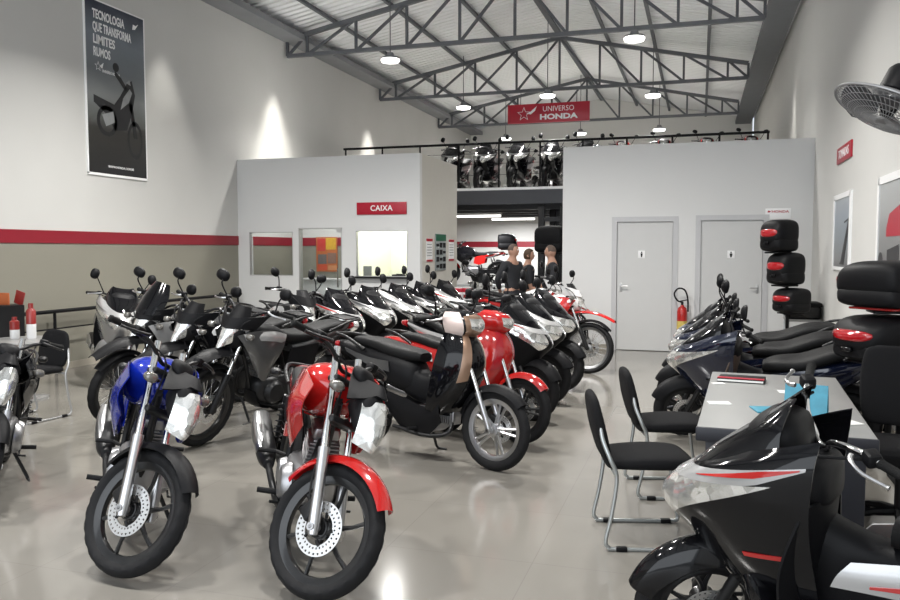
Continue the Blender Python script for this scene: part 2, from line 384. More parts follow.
# ------------------------------------------------------------------ cashier's office on the left, washroom block on the right
def wall_with_holes(name, x0, x1, y0, y1, z1, holes, m):
    """holes: (xa, xb, za, zb)"""
    p = P(); xs = sorted({x0, x1, *[h[0] for h in holes], *[h[1] for h in holes]})
    for a, b in zip(xs, xs[1:]):
        hs = sorted([(h[2], h[3]) for h in holes if h[0] <= a+1e-6 and h[1] >= b-1e-6]); z = 0
        for c, d in hs:
            if c > z: rect(p, a, b, y0, y1, z, c)
            z = d
        if z < z1: rect(p, a, b, y0, y1, z, z1)
    return struct(name, p, m)
OX = -4.64
wall_with_holes('wall_office_front', XL, OX, YB, YB+.12, 3.29, [(-8.0, -7.1, 1.15, 1.95), (-6.98, -6.12, 0, 2.02), (-5.85, -4.87, 1.15, 1.96)], 'booth')
struct('wall_office_side', B(OX-.12, OX, YB+.12, 15.34, 0, 3.29), mat('booth_side', (.56, .54, .49), .6, var=.03))
struct('wall_office_rear', B(XL, OX-.12, 15.22, 15.34, 0, 3.29), 'wall_l')
struct('trim_5', B(XL+.012, -6.0, 15.208, 15.22, 1.71, 1.88), 'stripe')
M['cream'] = mat('cream_wall', (.72, .72, .62), .6, var=.02)
struct('wall_office_partition', B(-6.06, -5.98, YB+.12, 15.22, 0, 3.1), 'cream')
struct('wall_cashier_rear', B(-5.98, OX-.12, 15.18, 15.22, 0, 3.1), 'cream')
struct('ceiling_office', B(XL+.012, OX-.12, YB+.12, 15.22, 3.14, 3.28), 'booth')
area('office_light', (-7.1, 14.2, 3.1), (0, 0, 0), .8, .8, 45)
area('cashier_light', (-5.3, 14.2, 3.1), (0, 0, 0), .8, .8, 95, (1, 1, .92))
M['alu'] = mat('aluminium', (.5, .5, .5), .4, .6, var=.04)
for i, (a, b, c, d) in enumerate(((-8.0, -7.1, 1.15, 1.95), (-5.85, -4.87, 1.15, 1.96))):
    w = struct(f'window_{i+1}', B(a+.01, b-.01, YB+.05, YB+.058, c+.01, d-.01), 'glass')
    p = P(); rect(p, a, b, YB-.004, YB+.07, d-.012, d); rect(p, a, b, YB-.004, YB+.07, c, c+.012); rect(p, a, a+.012, YB-.004, YB+.07, c, d); rect(p, b-.012, b, YB-.004, YB+.07, c, d)
    struct('window_frame', p, 'alu', w)
    if i == 1: struct('window_sill', B(a-.03, b+.03, YB-.10, YB+.16, c-.03, c+.0), 'dark_metal', w)
d = struct('door_1', B(-6.96, -6.14, YB+.04, YB+.05, .01, 2.0), 'glass')
p = P(); rect(p, -6.98, -6.965, YB-.01, YB+.12, 0, 2.02); rect(p, -6.135, -6.12, YB-.01, YB+.12, 0, 2.02); rect(p, -6.98, -6.12, YB-.01, YB+.12, 2.0, 2.02); struct('door_frame', p, 'alu', d)
struct('door_clamp', B(-6.24, -6.15, YB+.02, YB+.07, 1.93, 1.99), 'alu', d)
struct('door_handle', mk(tube([(-6.2, YB-.02, .95), (-6.2, YB-.02, 1.3)], .012)), 'chrome', d)
BX = -2.16
DO = [(-1.33, -.36, 0, 2.12), (-.04, .97, 0, 2.13)]
wall_with_holes('wall_washroom_front', BX, XR, YB, YB+.12, 3.29, DO, 'booth')
struct('wall_washroom_side', B(BX, BX+.12, YB+.12, YM-.05, 0, 3.29), 'booth')
struct('ceiling_washroom', B(BX, XR+.05, YB+.06, YM-.05, 3.2, 3.285), 'booth')
p = P()
for a, b in ((BX, -1.4), (-.29, -.11), (1.04, XR-.013)): rect(p, a, b, YB-.012, YB, 0, .09)
struct('baseboard_washroom', p, bpy.data.materials['skirting'])
M['door'] = mat('door_grey', (.56, .56, .555), .45, var=.02)
M['jamb'] = mat('jamb_grey', (.50, .50, .51), .4, var=.03)
for i, (a, b, c, z) in enumerate(DO):
    d = struct(f'door_{i+2}', B(a+.055, b-.055, YB+.02, YB+.06, .01, z-.055), 'door')
    p = P(); rect(p, a-.03, a+.05, YB-.012, YB+.1, 0, z-.05); rect(p, b-.05, b+.03, YB-.012, YB+.1, 0, z-.05); rect(p, a-.03, b+.03, YB-.012, YB+.1, z-.05, z+.03); struct('door_frame', p, 'jamb', d)
    hx = a+.12 if i == 0 else b-.12; s = 1 if i == 0 else -1
    h = struct('door_handle', mk(tube([(hx, YB+.02, 1.04), (hx, YB-.035, 1.04), (hx+s*.03, YB-.045, 1.04), (hx+s*.11, YB-.045, 1.04)], .010, 8)), 'alu', d)
    struct('lock_plate', mk(box((hx, YB+.016, 1.02), (.035, .008, .14), .003)), 'alu', d)
    cx = a+.44 if i == 0 else a+.50
    sg = thing('washroom_sign', ['small white washroom sign with dark figure on the left grey door', 'small white washroom sign with dark figure on the right grey door'][i], 'sign', (cx, YB+.02, 1.55), 0, 'washroom door signs')
    obj('plate', mk(box((0, -.003, 0), (.11, .006, .12), .002)), 'white_ink', sg)
    f = mk(lathe([(0, -.008), (.011, -.008), (.011, -.004), (0, -.004)], (0, 0, .034), 'y', 16))
    f.add(*prism([(-.017, .018), (.017, .018), (.02, -.005) if i else (.014, -.01), (.008, -.045), (-.008, -.045), (-.02, -.005) if i else (-.014, -.01)], -.008, -.004, .001))
    obj('figure', f, 'black_plastic', sg)
# ------------------------------------------------------------------ mezzanine and the bay below it
struct('floor_mezzanine', B(XL, XR+.05, YM, YE, 2.78, 3.0), mat('slab', (.45, .44, .42), .6, var=.05))
struct('trim_6', B(XL, XR+.05, YM-.03, YM, 2.95, 3.01), 'white_ink')
struct('trim_7', B(XL, XR+.05, YM-.06, YM, 2.64, 2.95), mat('fascia', (.05, .052, .06), .5, var=.1))
for i in range(4):
    y = YM+.9+i*1.3
    struct(f'trim_{8+i}', B(XL, BX, y, y+.14, 2.56, 2.78), bpy.data.materials['fascia'])
r = thing('railing', 'black metal railing along the mezzanine edge with thin wires', 'railing', (0, YM+.02, 3.0))
obj('handrail', mk(tube([(-8.1, 0, 1.0), (1.3, 0, 1.0)], .028, 10)), 'black_plastic', r)
for k in range(11): obj('post', mk(tube([(-8.05+k*.932, 0, 0), (-8.05+k*.932, 0, 1.0)], .022, 8)), 'black_plastic', r)
obj('wire', mk(*[tube([(-8.1, 0, z), (1.3, 0, z)], .005, 6) for z in (.3, .55, .78)]), 'black_plastic', r)
t = thing('goods_lift', 'dark steel goods lift frame standing right of the open bay', 'steel frame', (-3.1, 17.9, 0))
for x, y in ((-.26, -.3), (.22, -.3), (-.26, 1.1), (.22, 1.1), (.78, -.3)): obj('column', mk(box((x, y, 1.31), (.14, .14, 2.62), .01)), 'dark_metal', t)
obj('back_panel', mk(box((.3, 1.15, 1.31), (1.2, .05, 2.6))), 'dark_metal', t)
obj('cross_rail', mk(box((.25, -.3, 2.3), (1.05, .1, .1))), 'dark_metal', t); obj('cross_rail', mk(box((.25, -.3, .9), (1.05, .06, .06))), 'dark_metal', t)
for i, x in enumerate((-5.55, -5.1)):
    t = thing('tube_lamp', ['longer fluorescent tube lamp under the mezzanine, nearer one', 'fluorescent tube lamp under the mezzanine, farther one'][i], 'lamp', (x, 20.2+i*2.2, 2.55), 0, 'tube lamps')
    obj('tube', mk(tube([(-.62, 0, -.05), (.62, 0, -.05)], .03, 10)), 'led', t); obj('batten', mk(box((0, 0, 0), (1.3, .1, .05), .01), box((-.4, 0, .12), (.02, .02, .24)), box((.4, 0, .12), (.02, .02, .24))), 'white_ink', t)
    l = area('tube_lamp_light', (x, 20.2+i*2.2, 2.45), (0, 0, 0), 1.2, .2, 170)
# ------------------------------------------------------------------ signs
s = thing('hanging_sign', 'red hanging sign with white star emblem and lettering below a roof lamp', 'sign', (-3.66, 19.93, 5.02))
obj('panel', mk(box((0, 0, 0), (1.75, .06, .40), .006)), 'red_sign', s)
text('lettering', 'UNIVERSO', .155, FRONT(.22, -.032, .075), 'white_ink', s, sx=.92); text('lettering', 'HONDA', .15, FRONT(.22, -.032, -.09), 'white_ink', s, bold=.006, sx=1.42)
st = [((.15 if k % 2 == 0 else .065)*math.sin(k*PI/5)-.52, (.15 if k % 2 == 0 else .065)*math.cos(k*PI/5)-.01) for k in range(10)]
p = mk(ringpoly(st, .022), flatpoly([(-.47, .0), (-.37, .04), (-.24, .15), (-.28, .05), (-.37, -.02)])); p.xf(FRONT(0, -.032, 0)); obj('emblem', p, 'white_ink', s)
s.scale = (1.17,)*3
for x in (-.6, .6): obj('hanger', mk(tube([(x, 0, .19), (x, .04, .50)], .008, 6)), 'roof_steel', s)
s = thing('cashier_sign', 'red sign reading CAIXA above the cashier window', 'sign', (-5.35, YB, 2.35))
obj('panel', mk(box((0, -.012, 0), (.94, .024, .215), .003)), 'red_sign', s); text('lettering', 'CAIXA', .135, FRONT(0, -.026, 0), 'white_ink', s, bold=.002, spacing=1.05)
s = thing('wall_sign', 'small red framed sign high on the right wall', 'sign', (XR, 10.45, 2.76))
obj('panel', mk(box((-.01, 0, 0), (.02, .98, .19), .003)), 'red_sign', s); text('lettering', 'TOMADAS', .15, RIGHTW(-.022, 0, 0), 'white_ink', s, spacing=1.0)
s = thing('brand_plate', 'small white wall plate with red wing mark above the stacked cases', 'sign', (1.12, YB, 2.17))
obj('plate', mk(box((0, -.004, 0), (.36, .008, .16), .002)), 'white_ink', s); text('lettering', 'HONDA', .05, FRONT(.03, -.01, .03), 'red_sign', s, bold=.001, sx=1.3)
p = mk(flatpoly([(-.15, .02), (-.12, .02), (-.075, .065), (-.105, .04), (-.14, .05)])); p.xf(FRONT(0, -.01, 0)); obj('wing_mark', p, 'red_sign', s)
# ------------------------------------------------------------------ posters
def grad_mat(name, stops):
    m = bpy.data.materials.new(name); m.use_nodes = True; nt = m.node_tree; b = nt.nodes['Principled BSDF']; b.inputs['Roughness'].default_value = .3
    tc = nt.nodes.new('ShaderNodeTexCoord'); sx = nt.nodes.new('ShaderNodeSeparateXYZ'); nt.links.new(tc.outputs['Generated'], sx.inputs[0])
    n = nt.nodes.new('ShaderNodeTexNoise'); n.inputs['Scale'].default_value = 3; n.inputs['Detail'].default_value = 5
    mp = nt.nodes.new('ShaderNodeMapping'); mp.inputs['Scale'].default_value = (1, 1, 4); nt.links.new(tc.outputs['Generated'], mp.inputs[0]); nt.links.new(mp.outputs[0], n.inputs['Vector'])
    ad = nt.nodes.new('ShaderNodeMath'); ad.operation = 'MULTIPLY_ADD'; nt.links.new(n.outputs['Fac'], ad.inputs[0]); ad.inputs[1].default_value = .12; nt.links.new(sx.outputs['Z'], ad.inputs[2])
    sb = nt.nodes.new('ShaderNodeMath'); sb.operation = 'SUBTRACT'; nt.links.new(ad.outputs[0], sb.inputs[0]); sb.inputs[1].default_value = .06
    cr = nt.nodes.new('ShaderNodeValToRGB'); el = cr.color_ramp.elements
    while len(el) < len(stops): el.new(.5)
    for e, (q, c) in zip(el, stops): e.position = q; e.color = (*c, 1)
    nt.links.new(sb.outputs[0], cr.inputs['Fac']); nt.links.new(cr.outputs['Color'], b.inputs['Base Color']); return m
M['poster_sky'] = grad_mat('poster_print', [(0, (.012, .012, .013)), (.27, (.035, .034, .03)), (.33, (.10, .105, .10)), (.46, (.21, .22, .22)), (.62, (.15, .165, .18)), (.8, (.17, .195, .225)), (1, (.012, .018, .04))])
s = thing('wall_poster', 'tall dark poster of a motorcycle under a cloudy sky, high on left wall', 'poster', (XL, 9.93, 3.93))
obj('print', mk(box((.012, 0, 0), (.012, 1.23, 2.42))), 'poster_sky', s); obj('border', mk(*[box((.012, a, b), (.024, c, e)) for a, b, c, e in ((-.625, 0, .02, 2.46), (.625, 0, .02, 2.46), (0, 1.22, 1.27, .02), (0, -1.225, 1.27, .035))]), 'white_ink', s)
for k, (tx, w) in enumerate((('TECNOLOGIA', .66), ('QUE TRANSFORMA', .80), ('LIMITES', .44), ('RUMOS', .34))):
    me = text_mesh(tx, .16, .001, .004, 1, 1, 'LEFT'); xs = [v.co.x for v in me.vertices]; me.transform(Matrix.Diagonal((w/(max(xs)-min(xs)), 1.1, 1, 1))); me.transform(LEFTW(.019, -.47, 1.02-k*.175)); me.materials.clear(); obj('lettering', me, 'white_ink', s)
p = mk(flatpoly([(.36, 1.0), (.42, 1.01), (.50, 1.11), (.44, 1.07), (.38, 1.08)]), ringpoly([(-.38+(.07 if k % 2 == 0 else .03)*math.sin(k*PI/5), .30+(.07 if k % 2 == 0 else .03)*math.cos(k*PI/5)) for k in range(10)], .012), flatpoly([(-.35, .31), (-.27, .37), (-.30, .28)])); p.xf(LEFTW(.019, 0, 0)); obj('emblem', p, 'white_ink', s)
text('lettering', 'UNIVERSO HONDA', .06, LEFTW(.019, -.12, .25), 'white_ink', s, sx=.7); text('lettering', 'WWW.HONDA.COM.BR', .05, LEFTW(.019, .05, -1.10), 'white_ink', s, sx=1.0)
disc = lambda cx, cy, r: flatpoly([(cx+r*math.cos(a), cy+r*math.sin(a)) for a in np.linspace(0, 2*PI, 24, endpoint=False)], .001)
p = mk(ringpoly([(-.22+.16*math.cos(a), -.36+.17*math.sin(a)) for a in np.linspace(0, 2*PI, 28, endpoint=False)], .05), ringpoly([(.24+.13*math.cos(a), -.52+.22*math.sin(a)) for a in np.linspace(0, 2*PI, 28, endpoint=False)], .05),
       flatpoly([(-.42, -.1), (-.1, -.16), (.0, -.05), (.12, .12), (.2, .16), (.25, 0), (.2, -.2), (.1, -.42), (-.1, -.45), (-.2, -.3), (-.42, -.18)]), flatpoly([(-.08, .22), (.02, .16), (.12, .06), (.08, .03), (-.02, .12), (-.08, .17)]), disc(-.06, .26, .05), flatpoly([(.14, -.1), (.2, -.1), (.28, -.5), (.22, -.5)]))
p.xf(LEFTW(.0185, .06, .02) @ Matrix.Scale(1.3, 4)); obj('motorcycle_print', p, mat('print_dark', (.02, .02, .022), .4, var=.2), s)
p = mk(flatpoly([(.0, -.2), (.14, -.1), (.2, .02), (.16, .06), (.05, -.06)]), flatpoly([(-.3, -.3), (-.12, -.24), (-.1, -.36), (-.24, -.42)]), flatpoly([(.1, .12), (.16, .16), (.18, .1)])); p.xf(LEFTW(.0205, .06, .02) @ Matrix.Scale(1.3, 4)); obj('highlight_print', p, mat('print_grey', (.28, .29, .29), .4, var=.2), s)
M['poster2'] = grad_mat('poster_print_pale', [(0, (.08, .08, .085)), (.12, (.16, .165, .17)), (.4, (.20, .23, .26)), (.75, (.25, .29, .34)), (1, (.34, .37, .40))])
s = thing('wall_poster', 'narrow framed poster on right wall left of the big one', 'poster', (XR, 10.46, 1.83))
obj('print', mk(box((-.008, 0, 0), (.012, 1.05, .82))), 'poster2', s); obj('border', mk(*[box((-.012, a, b), (.024, c, e)) for a, b, c, e in ((-.56, 0, .07, .92), (.56, 0, .07, .92), (0, .43, 1.12, .06), (0, -.43, 1.12, .04))]), 'white_ink', s)
p = mk(flatpoly([(-.1, -.38), (.2, -.38), (.5, .05), (.5, .2), (.32, .0), (.0, -.34)]), flatpoly([(.18, .12), (.52, .16), (.52, .14), (.18, .1)])); p.xf(RIGHTW(-.0145, 0, 0)); obj('motorcycle_print', p, bpy.data.materials['print_dark'], s)
M['poster3'] = grad_mat('poster_print_grey', [(0, (.14, .135, .13)), (.2, (.10, .10, .10)), (.45, (.22, .22, .22)), (1, (.40, .41, .41))])
s = thing('wall_poster', 'large pale poster with red patch cut by right photo edge', 'poster', (XR, 7.85, 1.72))
obj('print', mk(box((-.008, 0, 0), (.012, 1.05, 1.02))), 'poster3', s); obj('border', mk(*[box((-.012, a, b), (.024, c, e)) for a, b, c, e in ((-.56, 0, .07, 1.15), (.56, 0, .07, 1.15), (0, .54, 1.12, .07), (0, -.54, 1.12, .07))]), 'white_ink', s)
for q in ([(-.2, .02), (.4, .02), (.4, .30), (-.1, .22), (-.2, .1)], [(-.2, -.46), (.4, -.46), (.4, -.38), (-.2, -.38)]): obj('red_print', mk(flatpoly(q)).xf(RIGHTW(-.0145, 0, 0)), 'red_sign', s)
p = mk(disc(-.42, -.22, .10), disc(-.3, -.3, .07), flatpoly([(-.15, -.1), (.3, -.05), (.3, -.35), (-.15, -.3)])); p.xf(RIGHTW(-.0145, 0, 0)); obj('motorcycle_print', p, bpy.data.materials['print_dark'], s)
# notices on the office side wall (faces +X)
for y, z, w, h, lb in ((13.62, 1.62, .34, .42, 'white paper notice with red edges left of the green notice board'), (14.95, 1.62, .34, .42, 'white paper notice with red edges right of the green notice board')):
    s = thing('notice', lb, 'notice', (OX, y, z), 0, 'notices on the office side wall')
    obj('sheet', mk(box((.003, 0, 0), (.006, w, h))), 'white_ink', s); obj('red_band', mk(box((.008, 0, h/2-.03), (.004, w, .05)), box((.008, 0, -h/2+.02), (.004, w, .035))), 'red_sign', s)
    obj('text_lines', mk(*[box((.0075, 0, .1-k*.05), (.003, w*.75, .012)) for k in range(5)]), 'beam', s)
s = thing('notice_board', 'grey notice board with green header and dark entries on the office side wall', 'notice board', (OX, 14.25, 1.58))
obj('board', mk(box((.01, 0, 0), (.02, .62, .68), .004)), mat('board_grey', (.30, .33, .33), .4, var=.05), s); obj('header', mk(box((.022, 0, .27), (.006, .6, .12))), mat('board_green', (.02, .13, .07), .4, var=.05), s)
obj('entry', mk(*[box((.022, -.2+.2*i, .13-.13*j), (.006, .15, .09 if (i+j) % 3 else .05)) for i in range(3) for j in range(4)]), 'black_plastic', s)

# ================================================================== MOTORCYCLES AND SCOOTERS
# local frame: x forward, y to the rider's left, z up; axles on the ground line at x = wheel centres; origin midway
class Bike:
    def __init__(s, head, rake): s.parts = []; s.head = head; s.rake = rake
    def add(s, name, role, p, parent=None, front=False, ang=40):
        s.parts.append([name, role, p, parent, front, ang]); return len(s.parts)-1
    def add2(s, name, role, vf, parent=None, front=False):
        """the same piece on the left and on the right"""
        s.add(name, role, mk(vf), parent, front); return s.add(name, role, mk(mirror_y(vf)), parent, front)
    def wheel(s, name, cx, R, tw, style, role, front, disc=None, side=-1, rr=None, nsp=6):
        rr = rr or R-.066; a = tw/2
        c = (cx, 0, R)
        w = P(); w.add(*lathe([(rr+.012, -a*.62), (rr+.012, -a*.52), (rr-.014, -a*.38), (rr-.018, 0), (rr-.014, a*.38), (rr+.012, a*.52), (rr+.012, a*.62), (rr-.004, a*.60), (rr-.030, a*.36), (rr-.034, 0), (rr-.030, -a*.36), (rr-.004, -a*.60)], c, 'y', 44, True))
        hw = .045; w.add(*lathe([(0, -hw-.012), (.022, -hw-.012), (.028, -hw), (.048, -hw+.004), (.042, 0), (.048, hw-.004), (.028, hw), (.022, hw+.012), (0, hw+.012)], c, 'y', 24))
        if style == 'cast':
            for k in range(nsp):
                t = 2*PI*k/nsp+.3
                for sg in (-1, 1):
                    d = [(.04, .0, .017), (.45, sg*.10, .0095), (1., sg*.26, .0075)]; pts = []; rad = []
                    for f, da, r in d: q = .04+(rr-.05)*f; pts.append((cx+q*math.cos(t+da), 0, R+q*math.sin(t+da))); rad.append(r)
                    w.add(*tube(pts, rad, 6, 6))
        elif style == 'star':
            for k in range(nsp):
                t = 2*PI*k/nsp
                for da in (-.13, .13):
                    p0 = (cx+.035*math.cos(t+da*2), 0, R+.035*math.sin(t+da*2)); p1 = (cx+(rr-.02)*math.cos(t+da), 0, R+(rr-.02)*math.sin(t+da))
                    w.add(*tube([p0, p1], [.013, .010], 6))
        elif style == 'thin':
            for k in range(nsp):
                t = 2*PI*k/nsp+.5; q = lambda r, o=0: (cx+r*math.cos(t+o), 0, R+r*math.sin(t+o))
                w.add(*tube([q(.03), q(rr*.6), q(rr-.015, .06)], [.016, .010, .012], 6))
        i = s.add(name, role, w, None, front)
        if style == 'wire':
            q = P()
            for k in range(32):
                t = 2*PI*k/32; o = .45 if k % 4 < 2 else -.45; sd = .03 if k % 2 else -.03
                q.add(*tube([(cx+.045*math.cos(t+o), sd, R+.045*math.sin(t+o)), (cx+(rr-.015)*math.cos(t), 0, R+(rr-.015)*math.sin(t))], .0024, 4))
            s.add('spokes', 'chrome', q, i, front)
        # tyre with a shallow tread
        n = 72; prof = [(rr, -a*.55), (rr+.018, -a*.9), (R-.030, -a), (R-.016, -a*.86), (R-.006, -a*.55), (R, -a*.16), (R-.005, -a*.06), (R-.005, a*.06), (R, a*.16), (R-.006, a*.55), (R-.016, a*.86), (R-.030, a), (rr+.018, a*.9), (rr, a*.55)]
        v, f = lathe(prof, c, 'y', n); m = len(prof)
        for k in range(n):
            for j in ((3, 4) if k % 3 == 0 else (9, 10) if k % 3 == 1 else ()):
                p0 = v[k*m+j]; dx, dz = p0[0]-cx, p0[2]-R; L = math.hypot(dx, dz); v[k*m+j] = (p0[0]-dx/L*.005, p0[1], p0[2]-dz/L*.005)
        s.add('tyre', 'rubber', mk((v, f)), i, front)
        if disc:
            y = side*(.058); d = P(); r0, r1 = disc*.60, disc; nr, na = 2, 30
            for jr in range(nr):
                for k in range(na):
                    A0 = 2*PI*(k+.5*(jr % 2))/na; dA = 2*PI/na; ra = r0+(r1-r0)*jr/nr; rb = r0+(r1-r0)*(jr+1)/nr; out = []; inn = []
                    for (u, w2) in ((0, 0), (.5, 0), (1, 0), (1, .5), (1, 1), (.5, 1), (0, 1), (0, .5)):
                        rad = ra+(rb-ra)*w2; an = A0+dA*u; out.append((rad, an))
                        L = math.hypot(u-.5, w2-.5); uu, ww = .5+(u-.5)/L*.24, .5+(w2-.5)/L*.24; inn.append((ra+(rb-ra)*ww, A0+dA*uu))
                    vv = [(cx+r*math.cos(t), y+h, R+r*math.sin(t)) for h in (-.002, .002) for ring in (out, inn) for r, t in ring]; ff = []
                    for g in range(8):
                        h = (g+1) % 8; ff += [(g, h, 8+h, 8+g), (16+g, 24+g, 24+h, 16+h), (8+g, 8+h, 24+h, 24+g)]
                        if g in (0, 1, 4, 5): ff.append((g, 16+g, 16+h, h))
                    d.add(vv, ff)
            s.add('brake_disc', 'disc', d, i, front)
            h = P(); h.add(*lathe([(.045, y-.004), (r0*.55, y-.006), (r0*.6, y+.004), (.045, y+.004)], c, 'y', 24, True))
            for k in range(5): t = 2*PI*k/5; h.add(*tube([(cx+.05*math.cos(t), y, R+.05*math.sin(t)), (cx+(r0+.004)*math.cos(t+.25), y, R+(r0+.004)*math.sin(t+.25))], .008, 6))
            s.add('disc_carrier', 'dark_metal', h, i, front)
            q = mk(box((cx-(r0+r1)/2*math.cos(.6), y-.0, R+(r0+r1)/2*math.sin(.6)+.0), (.075, .05, .10), .014, Matrix.Rotation(.5, 4, 'Y')))
            s.add('brake_caliper', 'dark_metal', q, None, front)
        return i
    def fork(s, ax, az, top, w=.09, low='alloy', up='chrome', rl=.024, ru=.0165, split=.5):
        """two legs between the axle and the top of the steering head"""
        dx, dz = top[0]-ax, top[1]-az
        for sg in (-1, 1):
            y = sg*w; pt = lambda t: (ax+dx*t, y, az+dz*t)
            i = s.add('fork_leg', low, mk(tube([pt(-.04), pt(.0), pt(split*.5), pt(split)], [rl*.8, rl*1.12, rl, rl*1.08], 12), lathe([(0, y-sg*.03), (.018, y-sg*.03), (.018, y+sg*.03), (0, y+sg*.03)], (ax, 0, az), 'y', 12)), None, True)
            s.add('fork_tube', up, mk(tube([pt(split-.02), pt(1.)], ru, 12)), i, True)
        s.add('axle', 'dark_metal', mk(tube([(ax, -w-.03, az), (ax, w+.03, az)], .010, 10)), None, True)
    def fender(s, name, role, cx, cz, R, a0, a1, hw, droop=.05, tap=.45, front=True, th=.004):
        G = []
        for a in np.linspace(R_(a0), R_(a1), 22):
            f = (a-R_(a0))/(R_(a1)-R_(a0)); ww = hw*(1-tap*max(0, abs(f-.45)*2-.35)**1.5); row = []
            for u in np.linspace(-1, 1, 11):
                rr = R-droop*abs(u)**2.6; row.append((cx+rr*math.cos(a), ww*u, cz+rr*math.sin(a)))
            G.append(row)
        return s.add(name, role, mk(shell(np.array(G)[:, ::-1], th)), None, front)
    def mirrors(s, base, head, size=(.058, .038), th=.022, front=True, tilt=0):
        for sg in (1, -1):
            b = Vector((base[0], base[1]*sg, base[2])); h = Vector((head[0], head[1]*sg, head[2])); mid = (b+h)/2+Vector((.035, .01*sg, .02))
            i = s.add('mirror', 'black_plastic', mk(tube([b, mid, h-Vector((0, .02*sg, size[1]*.4))], .0065, 8, 8)), None, front)
            q = P(); q.add(*hull([(-.9*th, 0, .001, .001, 2.2), (-.8*th, 0, size[0]*.97, size[1]*.97, 2.4), (0, 0, size[0], size[1], 2.4), (.6*th, 0, size[0]*.86, size[1]*.86, 2.3), (1.2*th, 0, size[0]*.5, size[1]*.5, 2.2), (1.4*th, 0, .002, .002, 2)], 20, 2)); mm = Matrix.Translation(h) @ Matrix.Rotation(sg*-.18+tilt*sg, 4, 'Z') @ Matrix.Rotation(-.1, 4, 'Y') @ Matrix.Rotation(sg*.25, 4, 'X')
            q.xf(mm); s.add('mirror_head', 'black_plastic', q, i, front)
            g = mk(hull([(-.93*th, 0, size[0]*.86, size[1]*.84, 2.4), (-.9*th, 0, size[0]*.88, size[1]*.86, 2.4)], 20, 1)); g.xf(mm); s.add('mirror_glass', 'mirror_glass', g, i, front)
    def bars(s, pts, role='dark_metal', r=.011, grip=.115, levers=True, lever='alloy'):
        """pts: right half of the handlebar from the middle outwards (y > 0), mirrored"""
        full = [(x, -y, z) for x, y, z in pts[::-1]]+([] if pts[0][1] == 0 else [])+[q for q in pts if q[1] > 0] if pts[0][1] == 0 else [(x, -y, z) for x, y, z in pts[::-1]]+list(pts)
        i = s.add('handlebar', role, mk(tube(full, r, 10, 40)), None, True)
        e, d = np.array(pts[-1], float), np.array(pts[-2], float); u = (e-d)/np.linalg.norm(e-d)
        for sg in (1, -1):
            m = np.array([1, sg, 1.])
            g = P(); a = e-u*grip; g.add(*tube([a*m, (a+u*.01)*m, (e-u*.005)*m, e*m, (e+u*.012)*m], [.019, .0165, .0165, .02, .016], 12)); s.add('grip', 'grip', g, i, True)
            c = e-u*(grip+.03); s.add('switch_box', 'black_plastic', mk(box(c*m, (.05, .055, .05), .012)), i, True)
            if levers:
                pv = e-u*(grip+.055)+np.array([.045, 0, .004]); tip = e+np.array([.075, -.005, -.01]); md = (pv*.5+tip*.5)+np.array([.03, 0, 0])
                s.add('lever', lever, mk(tube([pv*m, (pv*.7+md*.3+np.array([.012, 0, 0]))*m, md*m, (tip*.8+md*.2)*m, tip*m], [.010, .009, .007, .006, .010], 8, 14)), i, True)
        return i
    def blinker(s, x, y, z, front, role='amber', stalk=.05):
        for sg in (1, -1):
            i = s.add('turn_signal', 'black_plastic', mk(tube([(x, sg*(y-stalk), z), (x, sg*y, z)], .008, 8)), None, front)
            k = 1 if front else -1
            s.add('signal_lens', role, mk(hull([(x-k*.03, z, .012, .012, 2.2, sg*(y+.02)), (x-k*.01, z, .03, .022, 2.4, sg*(y+.02)), (x+k*.025, z, .034, .026, 2.4, sg*(y+.02)), (x+k*.04, z, .012, .010, 2.2, sg*(y+.02))], 14, 3)), i, front)
    def bake(s, steer):
        m = Matrix.Translation((s.head[0], 0, s.head[1])) @ Matrix.Rotation(steer, 4, Vector((-math.sin(s.rake), 0, math.cos(s.rake)))) @ Matrix.Translation((-s.head[0], 0, -s.head[1]))
        out = []
        for name, role, p, par, fr, ang in s.parts:
            q = P(); q.v, q.f = list(p.v), p.f
            if fr and steer: q.xf(m)
            out.append((name, role, q.mesh(name, ang), par))
        return out
def lev(vs):
    """piecewise interpolation of tuples over 0..1"""
    A = np.array(vs, float); n = len(A)
    G = catmull(A, (n-1)*8+1); t = np.linspace(0, 1, len(G))
    return lambda v: [float(np.interp(v, t, G[:, k])) for k in range(A.shape[1])]
def side(top, bot, mid=None, th=.006, nu=16):
    """shell panel on the left between curves"""
    return skin([top]+([mid] if mid else [])+[bot], nu, 8, th)

